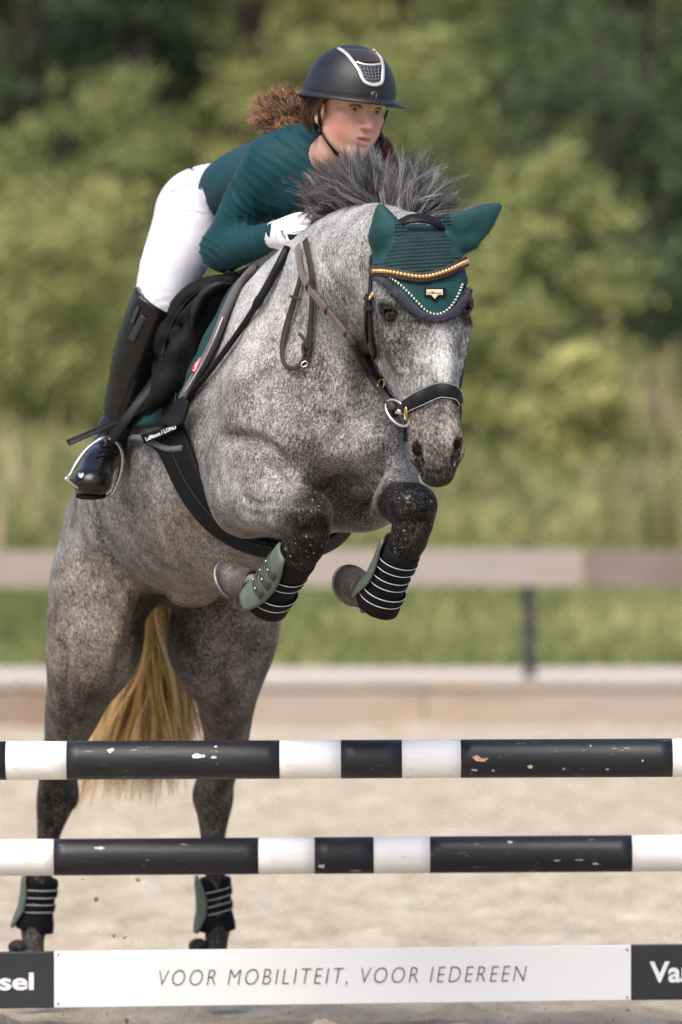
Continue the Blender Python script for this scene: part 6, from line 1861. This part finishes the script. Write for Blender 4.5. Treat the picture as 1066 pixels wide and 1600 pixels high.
for i in range(nP - 1):
    for j in range(nT): F_.append((i * nT + j, i * nT + (j + 1) % nT, (i + 1) * nT + (j + 1) % nT, (i + 1) * nT + j))
for j in range(nT): F_.append(((nP - 1) * nT + j, (nP - 1) * nT + (j + 1) % nT, top_i))
# inner lining
o0 = len(V_)
for i in range(3):
    for j in range(nT):
        th = 2 * math.pi * j / nT; V_.append(shellP(th, .3 * i, -.008 - .004 * i) + ru * rimdip(th))
for i in range(2):
    for j in range(nT): F_.append((o0 + i * nT + j, o0 + (i + 1) * nT + j, o0 + (i + 1) * nT + (j + 1) % nT, o0 + i * nT + (j + 1) % nT))
for j in range(nT): F_.append((j, o0 + j, o0 + (j + 1) % nT, (j + 1) % nT))
hel = link('helmet', mesh('helmet', V_, F_), helmet_m, person)
HELB = bvh_of(V_, [f for f in F_])
# brim
bV = []; bF = []
def brimw(th): 
    c = math.cos(th); return .006 + .040 * max(0, c) ** 1.6 + .016 * max(0, 1 - abs(c)) 
for j in range(nT):
    th = 2 * math.pi * j / nT; w = brimw(th); p0 = shellP(th, .02, -.002) + ru * rimdip(th); d = nrm(rs * math.sin(th) + rf * math.cos(th))
    for q in (p0 + ru * .010, p0 + d * w * .55 + ru * (.004 - .10 * w), p0 + d * w - ru * (.004 + .10 * w), p0 + d * (w - .001) - ru * (.008 + .10 * w), p0 + d * w * .5 - ru * (.005 + .08 * w), p0 - d * .004 - ru * .003): bV.append(q)
for j in range(nT):
    a = j * 6; b_ = ((j + 1) % nT) * 6
    for k in range(6): bF.append((a + k, b_ + k, b_ + (k + 1) % 6, a + (k + 1) % 6))
link('visor', mesh('visor', bV, bF), helmet_m, hel)
trim_m = plain('champagne_trim', (.70, .62, .56), .3, .1, 60, Metallic=.6)
C, N = trace(HELB, [(529, 76), (541, 84), (552, 97), (561, 110), (567, 124), (573, 130), (585, 133), (596, 129), (598, 118), (598, 103), (595, 92), (590, 85), (584, 79)], 70, .0005, smooth=2, miss=-.3); strap('trim', C, N, .009, .004, trim_m, hel)
C, N = trace(HELB, [(557, 97), (566, 100.5), (580, 102), (598, 100)], 24, .0005, smooth=2); strap('trim', C, N, .006, .0042, trim_m, hel)
V_, F_, _, _ = ruled(HELB, [(534, 76), (548, 88), (559, 97)], [(582, 79), (592, 88), (596, 98)], 14, 12, .0008, .0015, miss=-.3); link('top_panel', mesh('top_panel', V_, F_), cloth('black_suede', (.020, .019, .021), .95, 900, .0006), hel)
V_, F_, _, _ = ruled(HELB, [(562, 104), (567, 115), (573, 126)], [(597, 104), (597, 115), (595, 126)], 12, 12, .0006, .001); vent = link('vent', mesh('vent', V_, F_), plain('vent_black', (.006, .006, .007), .8), hel)
bar_m = plain('vent_bar', (.10, .11, .13), .4)
for t in np.linspace(0, 1, 6):
    a = (562 + 11 * t, 103 + 24 * t); b_ = (597.5 - 2 * t, 103 + 24 * t); C, N = trace(HELB, [a, ((a[0] + b_[0]) / 2, a[1] + 2), b_], 12, .0012, smooth=1); strap('vent_bar', C, N, .0022, .0015, bar_m, vent)
for t in np.linspace(0, 1, 7):
    a = (562 + 35 * t, 103 + 2 * math.sin(math.pi * t)); b_ = (573 + 22 * t, 127 + 3 * math.sin(math.pi * t)); C, N = trace(HELB, [a, ((a[0] + b_[0]) / 2, (a[1] + b_[1]) / 2), b_], 10, .0014, smooth=1); strap('vent_bar', C, N, .0022, .0015, bar_m, vent)
c, nn = ray(HELB, 584, 148, .001); C = [c, c + nn * .003]; V_, F_ = sweep(C, disc(.0078, 18), up=(0, 0, 1)); bd = link('emblem', mesh('emblem', V_, F_), plain('emblem_gloss', (.02, .02, .022), .15), hel)
ringlet('emblem_rim', c + nn * .003, nrm(np.cross(nn, (0, 0, 1))), nrm(np.cross(np.cross(nn, (0, 0, 1)), nn)), .0074, .0074, .0010, plain('emblem_rim', (.25, .26, .28), .3, Metallic=.7), bd, 20)
# straps
BDB = bvh_of(RV, RQ)
def hstrap(pts, w, miss): 
    C, N = trace(BDB, pts, 24, .0025, smooth=3, miss=miss); return strap('chin_strap', C, N, w, .003, black_l, hel)
hstrap([(500, 156), (499, 172), (500, 190), (502, 204)], .011, -.22); hstrap([(502, 204), (509, 217), (518, 230), (528, 243)], .009, -.25); hstrap([(474, 178), (484, 190), (494, 199), (502, 205)], .007, -.14)
c, nn = ray(BDB, 502, 205, .002, -.22); V_, F_ = sweep([c, c + nn * .008], disc(.010, 16), up=(0, 0, 1)); link('strap_buckle', mesh('strap_buckle', V_, F_), black_l, hel)
C = resample(np.array([P(605, 172, -.24), P(600, 186, -.24), P(595, 200, -.24), P(590, 222, -.25)]), 10); strap('chin_strap', C, [nrm((.8, -.5, .2))] * 10, .009, .003, black_l, hel); V_, F_ = uvsphere(P(595, 222, -.25), (.012, .012, .014)); link('strap_buckle', mesh('strap_buckle', V_, F_), black_l, hel)
# hair
hr = np.random.RandomState(8); hg = []
for i in range(30):
    a = hr.uniform(0, 1); y0 = 158 + 38 * a; hg.append([P(484 + hr.uniform(-4, 6), y0, -.05), P(455 + hr.uniform(-8, 8), y0 - 4 + hr.normal(0, 7), .02), P(428 + hr.uniform(-14, 8), 156 + 46 * a * .9 + hr.normal(0, 7), .06), P(396 + 28 * hr.rand() ** 1.5, 164 + 34 * a + hr.normal(0, 8), .09)])
hairdo('hair', hg, 48, .0011, 31, brown_h, person, k=38, root_sp=.012, tip_sp=.022, curl=.011, turns=5, tint=(.50, .34), clump=.92, lenvar=.3, per_clump=12)
hairdo('hair', hg[::3], 10, .0005, 35, brown_h, person, k=34, root_sp=.012, tip_sp=.034, curl=.012, turns=4, tint=(.75, .2), clump=.1, lenvar=.2, per_clump=2)
hg = [[HD(-.070 + .004 * i, .020 - .016 * i, .045), HD(-.079, .006 - .016 * i, .012), HD(-.082, -.018 - .012 * i, -.025 - .004 * i), HD(-.075, -.045 - .010 * i, -.055)] for i in range(6)]
hg += [[HD(-.066, -.05 - .01 * i, .03), HD(-.072, -.07, -.01 - .01 * i), HD(-.06, -.095, -.03 - .012 * i)] for i in range(5)]
hairdo('hair', hg, 90, .0007, 33, brown_h, person, k=12, root_sp=.006, tip_sp=.008, tint=(.22, .2), curl=.002, turns=2)
hg = [[P(588 + 3 * i, 214, -.18), P(598 + 3 * i, 232 + 2 * i, -.17), P(602 + 4 * i, 250 + 2 * i, -.16), P(606 + 4 * i, 266, -.15)] for i in range(4)]
hairdo('hair', hg, 70, .0007, 34, brown_h, person, k=26, root_sp=.007, tip_sp=.010, curl=.005, turns=3, tint=(.5, .25))
